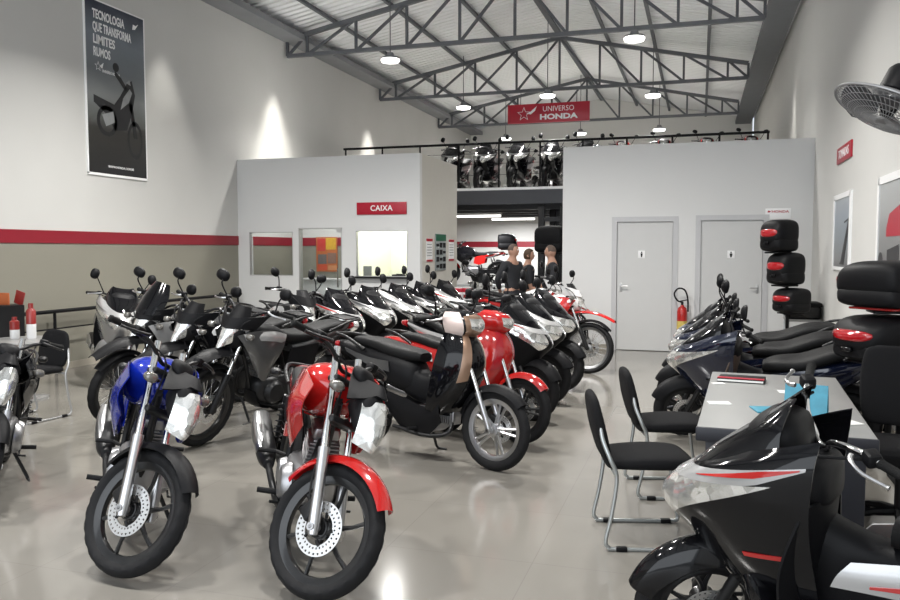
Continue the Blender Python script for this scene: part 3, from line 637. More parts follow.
def b_naked():
    b = Bike((.40, .86), R_(26)); ax = .66; R = .302
    b.wheel('front_wheel', ax, R, .085, 'thin', 'rim', True, .122, -1, nsp=6)
    b.wheel('rear_wheel', -ax, R, .10, 'thin', 'rim', False, None, nsp=6)
    b.fork(ax, R, (.322, 1.075), .098, 'alloy', 'chrome', .0255, .0175, .42)
    b.fender('front_fender', 'fender', ax, R, .338, 38, 158, .062, .042, .5)
    s = mk(box((.47, 0, .755), (.06, .22, .035), .01, Matrix.Rotation(-.45, 4, 'Y')), box((.385, 0, .935), (.06, .22, .03), .01, Matrix.Rotation(-.45, 4, 'Y'))); b.add('triple_clamp', 'dark_metal', s, None, True)
    b.bars([(.36, 0, .985), (.365, .06, .99), (.345, .17, 1.055), (.30, .27, 1.075), (.255, .37, 1.07)], 'dark_metal', .011, lever='dark_metal')
    # headlight: tapering clear lens under a black cowl
    hl = lambda u, v: (.70-.10*abs(u)**2.2-.10*(v)**1.6+.035*v*(1-v)*4, (.028+.10*math.sin(min(1, max(0, v*.86+.12))*PI)**.8)*.60*u, .69+.29*v)
    b.add('headlight', 'lens', mk(patch(hl, -1, 1, lambda u: .04*u*u, lambda u: .80-.10*abs(u)**2, 18, 12, .03)), None, True)
    b.add('headlight_cowl', 'black_plastic', mk(patch(hl, -1.3, 1.3, lambda u: .84-.32*max(0, abs(u)-.6), lambda u: 1.02, 16, 6, .012, .012), hull([(.48, .87, .03, .04), (.53, .87, .06, .08), (.59, .85, .07, .11), (.625, .84, .055, .09)], 20, 3)), None, True)
    b.add('instrument', 'black_plastic', mk(hull([(.42, 1.01, .03, .015), (.44, 1.01, .06, .03, 3), (.49, .995, .06, .035, 3), (.52, .97, .03, .02)], 16, 3)), None, True)
    b.blinker(.50, .185, .90, True, 'signal')
    # tank, shrouds, seat, tail
    b.add('fuel_tank', 'paint', mk(hull([(-.10, .785, .04, .05, 2.4), (-.07, .80, .10, .09, 2.6), (.02, .83, .145, .125, 2.8), (.14, .855, .172, .14, 2.8), (.25, .87, .175, .135, 2.7), (.34, .875, .13, .10, 2.5), (.39, .87, .04, .04, 2.3)], 24, 4)))
    b.add('tank_cap', 'chrome', mk(lathe([(0, .955), (.036, .955), (.04, .945), (.04, .93)], (.17, 0, .045), 'z', 20)))
    b.add2('tank_shroud', 'paint', side([(-.04, .13, .90), (.16, .165, .955), (.36, .175, .965), (.55, .165, .93)], [(.08, .13, .63), (.15, .155, .555), (.28, .175, .585), (.47, .165, .72)], [(-.02, .172, .78), (.15, .212, .765), (.34, .228, .79), (.545, .20, .83)]))
    b.add2('shroud_grille', 'black_plastic', side([(.125, .216, .80), (.25, .234, .81)], [(.20, .182, .635), (.26, .188, .655)], [(.155, .215, .71), (.265, .228, .725)], .01))
    b.add('seat', 'vinyl', mk(hull([(-.70, .825, .05, .02), (-.64, .825, .10, .042, 3), (-.45, .815, .125, .05, 3), (-.33, .79, .135, .055, 3), (-.18, .785, .12, .055, 3), (-.05, .795, .09, .06, 2.6), (.0, .80, .06, .05)], 20, 4)))
    b.add('tail_cowl', 'paint2', mk(hull([(-.84, .83, .03, .02), (-.78, .815, .075, .04), (-.60, .78, .115, .055, 3), (-.40, .765, .13, .055, 3), (-.22, .73, .13, .05, 3), (-.12, .71, .10, .04)], 20, 4)))
    b.add('tail_light', 'red_lens', mk(hull([(-.88, .81, .02, .015), (-.86, .81, .06, .03, 3), (-.78, .805, .07, .035, 3)], 16, 3)))
    b.add2('side_cover', 'paint2', side([(-.38, .12, .73), (-.22, .145, .74), (-.08, .13, .72)], [(-.34, .12, .56), (-.2, .15, .53), (-.05, .13, .56)], th=.008))
    b.add('grab_rail', 'dark_metal', mk(tube([(-.45, .14, .78), (-.65, .14, .83), (-.80, .10, .85), (-.82, 0, .85), (-.80, -.10, .85), (-.65, -.14, .83), (-.45, -.14, .78)], .011, 10, 40)))
    b.fender('rear_fender', 'black_plastic', -ax, R, .35, 85, 190, .075, .05, .3, False)
    b.blinker(-.86, .15, .78, False, 'rear_signal')
    # engine, frame, exhaust
    e = mk(hull([(-.20, .36, .06, .07, 3), (-.12, .36, .125, .12, 3.2), (.10, .36, .13, .125, 3.2), (.20, .37, .10, .10, 3), (.24, .38, .05, .06, 3)], 20, 3))
    for y in (.12, -.12): e.add(*lathe([(0, y*1.42), (.075, y*1.40), (.10, y*1.2), (.105, y)], (.08, 0, .35), 'y', 28)); e.add(*lathe([(0, y*1.35), (.06, y*1.32), (.075, y)], (-.11, 0, .36), 'y', 24))
    ei = b.add('engine', 'engine', e)
    c = P(); rot = Matrix.Rotation(R_(18), 4, 'Y')
    for k in range(8): c.add(*box((.135+.0062*k, 0, .485+.019*k), (.165-.004*abs(k-3), .17-.004*abs(k-3), .008), .003, rot))
    c.add(*box((.155, 0, .55), (.115, .12, .17), .01, rot), *()) ; c.add(*box((.195, 0, .665), (.13, .14, .07), .02, rot)); b.add('cylinder', 'engine', c, ei)
    f = P()
    for pts in ([(.40, 0, .84), (.30, 0, .64), (.235, 0, .42), (.20, 0, .27)], [(.39, 0, .86), (.1, 0, .76), (-.15, 0, .70)]): f.add(*tube(pts, .02, 10, 12))
    for sg in (1, -1): f.add(*tube([(-.12, .09*sg, .70), (-.2, .10*sg, .45), (-.16, .10*sg, .27), (.05, .09*sg, .23), (.2, .04*sg, .26)], .017, 8, 20)); f.add(*tube([(-.15, .10*sg, .68), (-.5, .11*sg, .72), (-.78, .09*sg, .82)], .015, 8, 14))
    b.add('frame', 'dark_metal', f)
    p = P(); both(p, tube([(-.14, .095, .34), (-.4, .10, .32), (-.70, .085, .30)], .024, 8, 8, .7)); p.add(*tube([(-.14, -.11, .34), (-.14, .11, .34)], .02, 8)); b.add('swingarm', 'dark_metal', p)
    for sg in (1, -1):
        q = mk(tube([(-.64, .125*sg, .34), (-.52, .13*sg, .70)], .014, 8)); i = b.add('rear_shock', 'dark_metal', q)
        b.add('spring', 'dark_metal', mk(tube([(-.62+.085*t+.028*math.cos(t*44), .127*sg+.028*math.sin(t*44), .40+.25*t) for t in np.linspace(0, 1, 90)], .0045, 5)), i)
    x = b.add('exhaust', 'dark_metal', mk(tube([(.24, -.02, .62), (.32, -.06, .52), (.29, -.12, .32), (.12, -.155, .24), (-.15, -.16, .25), (-.35, -.18, .32)], .019, 12, 30), hull([(-.92, .47, .035, .035, 2, -.20), (-.905, .468, .054, .06, 2.2, -.20), (-.7, .43, .058, .066, 2.3, -.20), (-.45, .36, .055, .062, 2.3, -.19), (-.34, .325, .03, .03, 2, -.18)], 18, 4)))
    b.add('heat_shield', 'alloy', mk(hull([(-.88, .478, .03, .045, 2.6, -.232), (-.7, .444, .034, .052, 2.6, -.236), (-.5, .39, .032, .045, 2.6, -.226), (-.40, .36, .015, .02, 2.6, -.21)], 14, 3)), x)
    b.add('chain_cover', 'black_plastic', mk(prism([(-.72, .36), (-.6, .40), (-.15, .40), (-.1, .36), (-.15, .31), (-.6, .29), (-.72, .30)], .105, .13, .005)))
    for sg in (1, -1):
        i = b.add('footpeg', 'rubber', mk(tube([(.0, .15*sg, .27), (.0, .26*sg, .275)], .015, 8))); j = b.add('passenger_peg', 'rubber', mk(tube([(-.36, .15*sg, .40), (-.36, .25*sg, .40)], .013, 8)))
        b.add('peg_bracket', 'dark_metal', mk(tube([(-.2, .11*sg, .42), (-.36, .15*sg, .40)], .012, 8)), j)
    b.add('gear_pedal', 'dark_metal', mk(tube([(.02, .16, .27), (.16, .165, .25), (.16, .21, .25)], .007, 6))); b.add('brake_pedal', 'dark_metal', mk(tube([(-.02, -.15, .26), (.15, -.17, .26), (.16, -.21, .265)], .008, 6)))
    b.add('side_stand', 'dark_metal', mk(tube([(-.02, .11, .25), (-.05, .22, .06), (-.04, .235, .035), (.03, .25, .03)], .012, 8)))
    b.add('cables', 'rubber', mk(tube([(.30, .2, 1.05), (.44, .14, 1.0), (.45, .05, .90), (.32, .04, .78)], .005, 6, 20), tube([(.30, -.2, 1.05), (.40, -.06, 1.0), (.43, -.03, .75), (.50, -.06, .50), (.57, -.075, .36)], .005, 6, 24)), None, True)
    return b

def b_trail(screen=False):
    b = Bike((.44, .93), R_(27)); ax = .70; R = .335
    b.wheel('front_wheel', ax, R, .09, 'wire', 'rim', True, .12, 1, rr=R-.062)
    b.wheel('rear_wheel', -ax, .315, .115, 'wire', 'rim', False, None, rr=.235)
    b.fork(ax, R, (.40, 1.02), .09, 'dark_metal', 'chrome', .028, .019, .42)
    b.fender('front_fender', 'fender2', ax, R, .375, 40, 140, .06, .03, .5)
    G = []
    for t in np.linspace(0, 1, 14):
        x = .40+.64*t; z = .80+.05*math.sin(t*2.6)-.115*t**2.2; w = .115*(1-.55*t**1.6)*(.7+.3*min(1, t*4)); G.append([(x, w*u, z-.035*abs(u)**2.4) for u in np.linspace(1, -1, 11)])
    b.add('beak', 'fender', mk(shell(G, .006)), None, True)
    b.add('triple_clamp', 'dark_metal', mk(box((.47, 0, .87), (.06, .23, .04), .01, Matrix.Rotation(-.45, 4, 'Y')), box((.41, 0, 1.0), (.06, .23, .03), .01, Matrix.Rotation(-.45, 4, 'Y'))), None, True)
    b.bars([(.36, 0, 1.08), (.365, .07, 1.085), (.34, .17, 1.15), (.29, .28, 1.165), (.24, .39, 1.155)], 'dark_metal', .011)
    b.mirrors((.30, .26, 1.17), (.31, .34, 1.345), (.062, .048))
    hl = lambda u, v: (.66-.16*abs(u)**1.7-.12*v, (.05+.085*v)*1.45*u, .825+.235*v+.05*abs(u)**1.5)
    b.add('headlight', 'lens', mk(patch(hl, -1, 1, lambda u: .05+.10*abs(u), lambda u: .72-.15*abs(u)**2, 18, 8, .03)), None, True)
    b.add('headlight_cowl', 'paint2', mk(patch(hl, -1.15, 1.15, lambda u: .72-.15*abs(u)**2, lambda u: 1.1, 16, 6, .012, .012), hull([(.36, .97, .05, .05), (.42, .95, .115, .12), (.50, .93, .12, .115), (.55, .91, .08, .08)], 20, 3)), None, True)
    if screen: b.add('windscreen', 'gloss_black', mk(skin([[(.46, .15, 1.06), (.53, .09, 1.05), (.555, 0, 1.045), (.53, -.09, 1.05), (.46, -.15, 1.06)], [(.38, .15, 1.20), (.44, .08, 1.20), (.455, 0, 1.20), (.44, -.08, 1.20), (.38, -.15, 1.20)], [(.32, .09, 1.32), (.35, .05, 1.33), (.36, 0, 1.335), (.35, -.05, 1.33), (.32, -.09, 1.32)]], 16, 10, .005)), None, True)
    else: b.add('windscreen', 'black_plastic', mk(skin([[(.44, .115, 1.03), (.52, .07, 1.03), (.54, 0, 1.03), (.52, -.07, 1.03), (.44, -.115, 1.03)], [(.37, .07, 1.17), (.42, .04, 1.175), (.43, 0, 1.18), (.42, -.04, 1.175), (.37, -.07, 1.17)]], 14, 8, .005)), None, True)
    b.add('instrument', 'black_plastic', mk(hull([(.34, 1.08, .03, .02), (.36, 1.08, .07, .04, 3), (.41, 1.075, .07, .045, 3), (.43, 1.06, .04, .02)], 16, 3)), None, True)
    b.blinker(.50, .19, .97, True, 'signal')
    b.add('fuel_tank', 'paint2', mk(hull([(-.06, .845, .05, .05), (.0, .86, .11, .09, 2.7), (.14, .89, .145, .115, 2.8), (.28, .92, .14, .11, 2.7), (.36, .93, .09, .08), (.40, .93, .04, .04)], 22, 4)))
    b.add2('tank_shroud', 'paint', side([(.0, .13, .90), (.20, .185, .975), (.40, .20, .985), (.54, .15, .95)], [(.14, .12, .62), (.20, .15, .545), (.27, .165, .545), (.34, .15, .64)], [(.06, .165, .79), (.21, .215, .77), (.36, .22, .80), (.47, .185, .84)]))
    b.add2('shroud_graphic', 'accent', side([(.03, .165, .925), (.22, .208, .975), (.50, .178, .965)], [(.09, .19, .86), (.24, .226, .895), (.48, .192, .915)], [(.05, .182, .89), (.23, .222, .935), (.49, .188, .94)], .008))
    b.add('seat', 'vinyl', mk(hull([(-.78, .935, .06, .02), (-.72, .93, .105, .04, 3), (-.5, .905, .12, .05, 3), (-.3, .865, .13, .05, 3), (-.1, .865, .11, .055, 3), (.03, .895, .08, .05)], 20, 4)))
    b.add('tail_cowl', 'paint', mk(hull([(-.88, .93, .04, .02), (-.76, .90, .09, .045, 3), (-.5, .845, .12, .055, 3), (-.25, .79, .13, .05, 3), (-.12, .77, .09, .04)], 20, 4)))
    b.add('tail_light', 'red_lens', mk(hull([(-.93, .91, .02, .015), (-.91, .91, .06, .03, 3), (-.84, .905, .07, .035, 3)], 16, 3)))
    b.add2('side_cover', 'paint2', side([(-.42, .12, .80), (-.22, .15, .80), (-.06, .13, .78)], [(-.36, .12, .60), (-.2, .15, .56), (-.02, .13, .58)], th=.008))
    b.add('rear_rack', 'dark_metal', mk(tube([(-.5, .14, .90), (-.72, .15, .97), (-.92, .11, .985), (-.94, 0, .985), (-.92, -.11, .985), (-.72, -.15, .97), (-.5, -.14, .90)], .012, 10, 36), box((-.82, 0, .985), (.16, .2, .012), .004)))
    b.fender('rear_fender', 'black_plastic', -ax, .33, .40, 80, 170, .08, .05, .3, False)
    b.blinker(-.92, .16, .84, False, 'rear_signal')
    e = mk(hull([(-.22, .42, .06, .07, 3), (-.13, .42, .125, .13, 3.2), (.12, .42, .13, .13, 3.2), (.22, .43, .10, .10, 3), (.26, .44, .05, .05, 3)], 20, 3))
    for y in (.12, -.12): e.add(*lathe([(0, y*1.42), (.075, y*1.40), (.10, y*1.2), (.105, y)], (.09, 0, .41), 'y', 26))
    ei = b.add('engine', 'dark_metal', e)
    c = P()
    for k in range(8): c.add(*box((.15+.003*k, 0, .55+.02*k), (.16, .165, .008), .003))
    c.add(*box((.16, 0, .62), (.11, .115, .18), .01)); c.add(*box((.17, 0, .735), (.13, .14, .07), .02)); b.add('cylinder', 'engine', c, ei)
    f = P()
    for pts in ([(.44, 0, .90), (.33, 0, .70), (.27, 0, .48), (.22, 0, .32)], [(.43, 0, .93), (.1, 0, .82), (-.15, 0, .78)]): f.add(*tube(pts, .02, 10, 12))
    for sg in (1, -1): f.add(*tube([(-.12, .09*sg, .78), (-.2, .10*sg, .50), (-.16, .10*sg, .32), (.05, .09*sg, .28), (.2, .04*sg, .31)], .017, 8, 20)); f.add(*tube([(-.15, .10*sg, .76), (-.5, .11*sg, .80), (-.82, .09*sg, .88)], .015, 8, 14))
    b.add('frame', 'dark_metal', f)
    p = P(); both(p, tube([(-.14, .095, .38), (-.4, .105, .36), (-.74, .09, .315)], .026, 8, 8, .7)); p.add(*tube([(-.14, -.11, .34), (-.14, .11, .34)], .02, 8)); b.add('swingarm', 'dark_metal', p)
    b.add('skid_plate', 'black_plastic', mk(skin([[(.26, .08, .42), (.29, 0, .43), (.26, -.08, .42)], [(.19, .10, .275), (.2, 0, .27), (.19, -.10, .275)], [(-.05, .10, .26), (-.05, 0, .255), (-.05, -.10, .26)]], 8, 10, .006)))
    x = b.add('exhaust', 'dark_metal', mk(tube([(.24, -.02, .68), (.33, -.06, .58), (.30, -.12, .38), (.12, -.15, .33), (-.15, -.16, .42), (-.35, -.17, .52)], .019, 12, 30), hull([(-.93, .74, .035, .035, 2, -.19), (-.915, .735, .05, .06, 2.2, -.19), (-.7, .66, .056, .068, 2.3, -.19), (-.45, .57, .052, .06, 2.3, -.18), (-.34, .525, .03, .03, 2, -.17)], 18, 4)))
    b.add('heat_shield', 'accent', mk(hull([(-.88, .73, .025, .04, 2.6, -.225), (-.7, .672, .03, .046, 2.6, -.23), (-.52, .60, .02, .03, 2.6, -.215)], 14, 3)), x)
    for sg in (1, -1): b.add('footpeg', 'rubber', mk(tube([(-.03, .13*sg, .33), (-.03, .25*sg, .335)], .015, 8)))
    b.add('side_stand', 'dark_metal', mk(tube([(-.06, .11, .32), (-.09, .25, .06), (-.08, .27, .04), (-.0, .285, .035)], .012, 8)))
    b.add('cables', 'rubber', mk(tube([(.30, .2, 1.14), (.5, .12, 1.06), (.48, .05, .9), (.33, .04, .8)], .006, 6, 20), tube([(.30, -.2, 1.14), (.5, -.15, 1.04), (.55, .11, .75), (.62, .11, .50), (.64, .09, .40)], .006, 6, 24)), None, True)
    return b

def b_biz():
    b = Bike((.40, .80), R_(26)); ax = .63; R = .29
    b.wheel('front_wheel', ax, R, .07, 'star', 'rim', True, .10, 1, rr=.215, nsp=5)
    b.wheel('rear_wheel', -ax, .27, .085, 'star', 'rim', False, None, rr=.185, nsp=5)
    b.fork(ax, R, (.40, .80), .075, 'alloy', 'chrome', .021, .015, .5)
    b.fender('front_fender', 'fender', ax, R, .318, 40, 165, .055, .05, .5)
    sh = lev([(.34, .26, .12, .185), (.46, .37, .15, .20), (.60, .45, .17, .20), (.74, .48, .19, .185), (.86, .45, .21, .145), (.95, .38, .21, .09)])
    def fn(u, v):
        z, cx, xb, w = sh(v); c = math.cos(u*PI/2)
        return (xb+(cx-xb)*c**.8, w*math.sin(u*PI/2), z+.05*(1-c))
    b.add('leg_shield', 'paint', mk(patch(fn, -.99, .99, lambda u: 0., lambda u: 1., 26, 22, .006)))
    b.add2('shield_trim', 'accent', patch(fn, .30, .52, lambda u: .42-.2*(abs(u)-.3), lambda u: .99-.2*(abs(u)-.3), 6, 14, .008, .006))
    b.add('inner_shield', 'black_plastic', mk(skin([[(.20, .17, .42), (.17, 0, .42), (.20, -.17, .42)], [(.25, .165, .64), (.20, 0, .64), (.25, -.165, .64)], [(.24, .11, .90), (.22, 0, .90), (.24, -.11, .90)]], 12, 12, .008)))
    # handlebar cowl with the headlight, turns with the bar
    hc = lev([(.90, .33, .22, .07), (.96, .44, .2, .12), (1.03, .455, .2, .155), (1.09, .40, .2, .14), (1.125, .30, .21, .08)])
    def fh(u, v):
        z, cx, xb, w = hc(v); c = math.cos(u*PI/2)
        return (xb+(cx-xb)*c**.7, w*math.sin(u*PI/2), z)
    b.add('handlebar_cowl', 'cowl', mk(patch(fh, -.99, .99, lambda u: 0., lambda u: 1., 22, 14, .006), hull([(.10, 1.05, .05, .03), (.15, 1.05, .11, .05, 3), (.24, 1.05, .13, .06, 3), (.30, 1.05, .08, .04)], 18, 3)), None, True)
    b.add('headlight', 'lens', mk(patch(fh, -.36, .36, lambda u: .30+.5*u*u, lambda u: .62, 14, 8, .01, .004)), None, True)
    b.add('cowl_front', 'cowl_front', mk(patch(fh, -.5, .5, lambda u: .02, lambda u: .78-.2*abs(u), 14, 8, .008, .002)), None, True); b.add2('cowl_panel', 'accent2', patch(fh, .56, .97, lambda u: .06, lambda u: .82, 8, 8, .01, .004), None, True)
    b.bars([(.20, 0, 1.05), (.19, .08, 1.05), (.17, .2, 1.05), (.14, .33, 1.04)], 'dark_metal', .012)
    b.mirrors((.18, .19, 1.07), (.20, .29, 1.25), (.055, .040))
    b.add2('turn_signal', 'shield_signal', patch(fn, .56, .86, lambda u: .74, lambda u: .86, 8, 5, .01, .004))
    b.add('spine', 'black_plastic', mk(hull([(.24, .60, .08, .15, 3), (.12, .52, .075, .12, 3), (-.02, .52, .09, .12, 3), (-.14, .58, .12, .14, 3), (-.2, .60, .10, .12, 3)], 18, 4)))
    b.add('body_cover', 'body', mk(hull([(-.98, .80, .02, .015), (-.90, .775, .07, .045, 2.6), (-.70, .725, .12, .085, 2.6), (-.45, .665, .15, .125, 2.7), (-.22, .62, .15, .145, 2.7), (-.10, .59, .12, .13, 2.6), (-.04, .56, .06, .08)], 22, 4)))
    b.add2('body_stripe', 'accent3', side([(-.80, .118, .765), (-.5, .155, .715), (-.28, .165, .70)], [(-.78, .118, .735), (-.5, .162, .66), (-.26, .168, .62)], th=.006))
    b.add('seat', 'vinyl', mk(hull([(-.76, .83, .05, .02), (-.70, .835, .105, .035, 3), (-.5, .815, .125, .05, 3), (-.3, .775, .135, .055, 3), (-.12, .755, .12, .05, 3), (-.04, .745, .07, .035)], 20, 4)))
    b.add('tail_light', 'red_lens', mk(hull([(-1.01, .785, .02, .012), (-.985, .785, .055, .026, 3), (-.92, .775, .075, .035, 3)], 16, 3)))
    b.add('grab_rail', 'dark_metal', mk(tube([(-.55, .15, .77), (-.75, .145, .85), (-.92, .10, .875), (-.94, 0, .875), (-.92, -.10, .875), (-.75, -.145, .85), (-.55, -.15, .77)], .012, 10, 36)))
    b.add('rear_fender', 'black_plastic', mk(skin([[(-.70, .09, .62), (-.72, 0, .66), (-.70, -.09, .62)], [(-.92, .085, .60), (-.93, 0, .63), (-.92, -.085, .60)], [(-1.04, .06, .42), (-1.05, 0, .43), (-1.04, -.06, .42)]], 10, 10, .006)))
    e = mk(hull([(-.14, .30, .06, .06, 3), (-.06, .30, .11, .09, 3), (.10, .30, .12, .095, 3), (.17, .31, .08, .075, 3)], 18, 3))
    for y in (.11, -.11): e.add(*lathe([(0, y*1.42), (.07, y*1.40), (.085, y*1.2), (.09, y)], (.04, 0, .30), 'y', 24))
    ei = b.add('engine', 'engine', e); c = P()
    for k in range(6): c.add(*box((.17+.02*k, 0, .335), (.008, .13, .12), .003))
    c.add(*box((.22, 0, .335), (.14, .10, .09), .01)); b.add('cylinder', 'engine', c, ei)
    b.add2('lower_cover', 'black_plastic', side([(-.30, .12, .47), (-.1, .15, .44), (.1, .16, .40), (.24, .17, .44)], [(-.34, .11, .36), (-.1, .14, .20), (.12, .15, .19), (.26, .15, .30)], [(-.32, .13, .42), (-.1, .165, .32), (.1, .17, .30), (.25, .175, .37)]))
    p = P(); both(p, tube([(-.12, .09, .30), (-.4, .10, .29), (-.66, .08, .27)], .02, 8, 8, .7)); p.add(*tube([(-.14, -.11, .34), (-.14, .11, .34)], .02, 8)); b.add('swingarm', 'dark_metal', p)
    for sg in (1, -1):
        i = b.add('rear_shock', 'dark_metal', mk(tube([(-.61, .12*sg, .31), (-.53, .125*sg, .60)], .013, 8)))
        b.add('spring', 'dark_metal', mk(tube([(-.60+.06*t+.026*math.cos(t*40), .122*sg+.026*math.sin(t*40), .36+.2*t) for t in np.linspace(0, 1, 80)], .0045, 5)), i)
    x = b.add('exhaust', 'dark_metal', mk(tube([(.27, -.03, .31), (.27, -.09, .22), (.1, -.15, .19), (-.2, -.15, .22)], .016, 10, 20), hull([(-.86, .34, .03, .03, 2, -.165), (-.85, .34, .046, .05, 2.2, -.165), (-.5, .29, .05, .055, 2.3, -.165), (-.25, .235, .025, .025, 2, -.155)], 16, 4)))
    b.add('heat_shield', 'alloy', mk(hull([(-.8, .345, .022, .035, 2.6, -.20), (-.6, .315, .028, .04, 2.6, -.20), (-.42, .285, .018, .025, 2.6, -.195)], 14, 3)), x)
    for sg in (1, -1): b.add('footpeg', 'rubber', mk(tube([(.03, .12*sg, .23), (.03, .25*sg, .235)], .014, 8)))
    b.add('side_stand', 'dark_metal', mk(tube([(-.04, .10, .24), (-.07, .22, .05), (-.06, .235, .03), (.01, .25, .025)], .011, 8)))
    return b

def b_maxi():
    b = Bike((.42, .80), R_(27)); ax = .66; R = .275
    b.wheel('front_wheel', ax, R, .10, 'cast', 'rim', True, .11, 1, rr=.185, nsp=5)
    b.wheel('rear_wheel', -ax, .27, .12, 'cast', 'rim', False, None, rr=.18, nsp=5)
    b.fork(ax, R, (.46, .66), .085, 'dark_metal', 'dark_metal', .022, .016, .6)
    b.fender('front_fender', 'fender', ax, R, .318, 26, 150, .080, .075, .55)
    sh = lev([(.40, .50, .20, .14), (.50, .60, .20, .20), (.61, .71, .21, .235), (.71, .81, .21, .26), (.79, .785, .20, .275), (.87, .68, .19, .275), (.94, .56, .18, .245)])
    def fn(u, v):
        z, cx, xb, w = sh(v); c = math.cos(u*PI/2)
        return (xb+(cx-xb)*max(c, 0)**.95, w*math.sin(u*PI/2), z+.13*(1-c)*min(1, .25+v))
    K = lambda a, c, e: (lambda u: a+c*abs(u)**e)
    b.add('front_cowl', 'lower', mk(patch(fn, -.995, .995, lambda u: 0., K(.60, -.02, 1), 30, 16, .006)))
    b.add('nose_panel', 'paint', mk(patch(fn, -.995, .995, K(.60, -.02, 1), lambda u: 1., 30, 14, .006)))
    b.add('nose_band', 'accent', mk(patch(fn, -.97, .97, lambda u: .735-.05*abs(u)+.10*max(0, (abs(u)-.78)/.19), lambda u: .83-.02*abs(u)+.0*u, 36, 5, .008, .005)))
    b.add2('headlight', 'lens', patch(fn, .09, .86, lambda u: .42+.27*max(0, (abs(u)-.22)/.64)**1.25+.13*max(0, (.25-abs(u))/.16)**2, lambda u: .735-.05*abs(u), 22, 8, .012, .004))
    b.add2('band_stripe', 'accent2', patch(fn, .44, .95, lambda u: .765-.02*abs(u)+.05*max(0, (abs(u)-.78)/.19), lambda u: .770-.02*abs(u)+.05*min(1, max(0, abs(u)-.44)/.35), 16, 4, .006, .009))
    b.add2('cowl_mark', 'mark', patch(fn, .68, .90, lambda u: .275, lambda u: .295, 6, 3, .004, .005))
    ws = lev([(.84, .71, .30, .21), (.93, .62, .29, .215), (1.03, .49, .31, .19), (1.12, .375, .30, .145), (1.155, .33, .29, .115)])
    def fw(u, v):
        z, cx, xb, w = ws(v); c = math.cos(u*PI/2)
        return (xb+(cx-xb)*max(c, 0)**.8, w*math.sin(u*PI/2), z+.02*(1-c))
    b.add('windscreen', 'screen', mk(patch(fw, -.97, .97, lambda u: .0+.05*u*u, lambda u: 1., 24, 18, .006)))
    b.add('inner_cowl', 'black_plastic', mk(hull([(.17, .87, .06, .05, 2.6), (.20, .87, .17, .08, 2.6), (.28, .88, .215, .09, 2.6), (.38, .90, .20, .09, 2.6), (.46, .92, .15, .08, 2.6), (.52, .93, .06, .05, 2.6)], 22, 4)))
    b.add('dashboard', 'black_plastic', mk(hull([(.27, .97, .08, .06), (.30, .99, .14, .10, 3), (.38, .99, .16, .12, 3), (.44, .98, .14, .10, 3), (.50, .96, .06, .05)], 20, 3)))
    b.bars([(.24, 0, .97), (.23, .05, .975), (.24, .11, 1.04), (.19, .23, 1.07), (.11, .385, 1.055)], 'bar', .0125, .12)
    b.mirrors((.20, .20, 1.07), (.24, .33, 1.30), (.05, .062))
    b.add('leg_shield', 'inner', mk(skin([[(.30, .24, .36), (.26, .1, .38), (.25, 0, .38), (.26, -.1, .38), (.30, -.24, .36)], [(.30, .275, .60), (.22, .12, .62), (.20, 0, .62), (.22, -.12, .62), (.30, -.275, .60)], [(.23, .255, .83), (.19, .12, .84), (.18, 0, .84), (.19, -.12, .84), (.23, -.255, .83)]], 20, 14, .01)))
    b.add('tunnel', 'black_plastic', mk(hull([(.30, .60, .10, .20, 3), (.15, .55, .10, .17, 3), (.0, .53, .10, .15, 3), (-.15, .57, .12, .16, 3), (-.22, .58, .10, .14, 3)], 18, 4)))
    b.add('floorboard', 'lower', mk(hull([(-.42, .38, .10, .05, 3), (-.34, .35, .22, .075, 3), (-.1, .32, .25, .07, 3.2), (.15, .32, .25, .07, 3.2), (.32, .37, .24, .09, 3.2), (.42, .46, .2, .09, 3), (.48, .50, .12, .05)], 20, 4)))
    b.add('side_body', 'lower', mk(hull([(-1.0, .86, .02, .015), (-.92, .83, .09, .05, 2.7), (-.72, .74, .16, .11, 2.7), (-.45, .62, .195, .17, 2.8), (-.22, .55, .19, .19, 2.8), (-.06, .49, .15, .15, 2.6), (.0, .47, .08, .09)], 24, 4)))
    b.add2('side_panel', 'accent', side([(-.90, .105, .85), (-.6, .19, .79), (-.28, .212, .735), (.10, .19, .66)], [(-.88, .11, .81), (-.62, .18, .70), (-.30, .215, .60), (.16, .20, .565)], [(-.90, .115, .83), (-.6, .197, .75), (-.29, .226, .67), (.14, .20, .61)], .008))
    b.add2('side_stripe', 'accent2', side([(-.70, .20, .765), (-.36, .238, .69), (.04, .213, .60)], [(-.6, .208, .725), (-.33, .238, .645), (.04, .213, .592)], th=.008))
    b.add('seat', 'vinyl', mk(hull([(-.88, .89, .06, .02), (-.80, .895, .14, .045, 3), (-.6, .87, .17, .06, 3), (-.46, .82, .18, .065, 3), (-.30, .76, .18, .065, 3), (-.10, .745, .14, .055, 3), (.0, .72, .09, .04)], 22, 4)))
    b.add('tail_light', 'red_lens', mk(hull([(-1.03, .84, .03, .015), (-1.01, .84, .09, .03, 3), (-.92, .83, .12, .04, 3)], 16, 3)))
    b.add('grab_rail', 'dark_metal', mk(tube([(-.62, .18, .84), (-.80, .17, .93), (-.98, .11, .955), (-1.0, 0, .955), (-.98, -.11, .955), (-.80, -.17, .93), (-.62, -.18, .84)], .014, 10, 36)))
    b.add('engine', 'dark_metal', mk(hull([(-.80, .28, .06, .06, 3, .11), (-.70, .28, .08, .10, 3, .11), (-.3, .30, .09, .10, 3, .10), (-.1, .31, .07, .07, 3, .08), (-.04, .31, .02, .03, 3, .08)], 16, 3)))
    b.fender('rear_fender', 'black_plastic', -ax, .27, .33, 70, 195, .075, .05, .3, False)
    for sg in (1, -1): b.add('rear_shock', 'dark_metal', mk(tube([(-.66, .15*sg, .30), (-.56, .16*sg, .62)], .02, 8)))
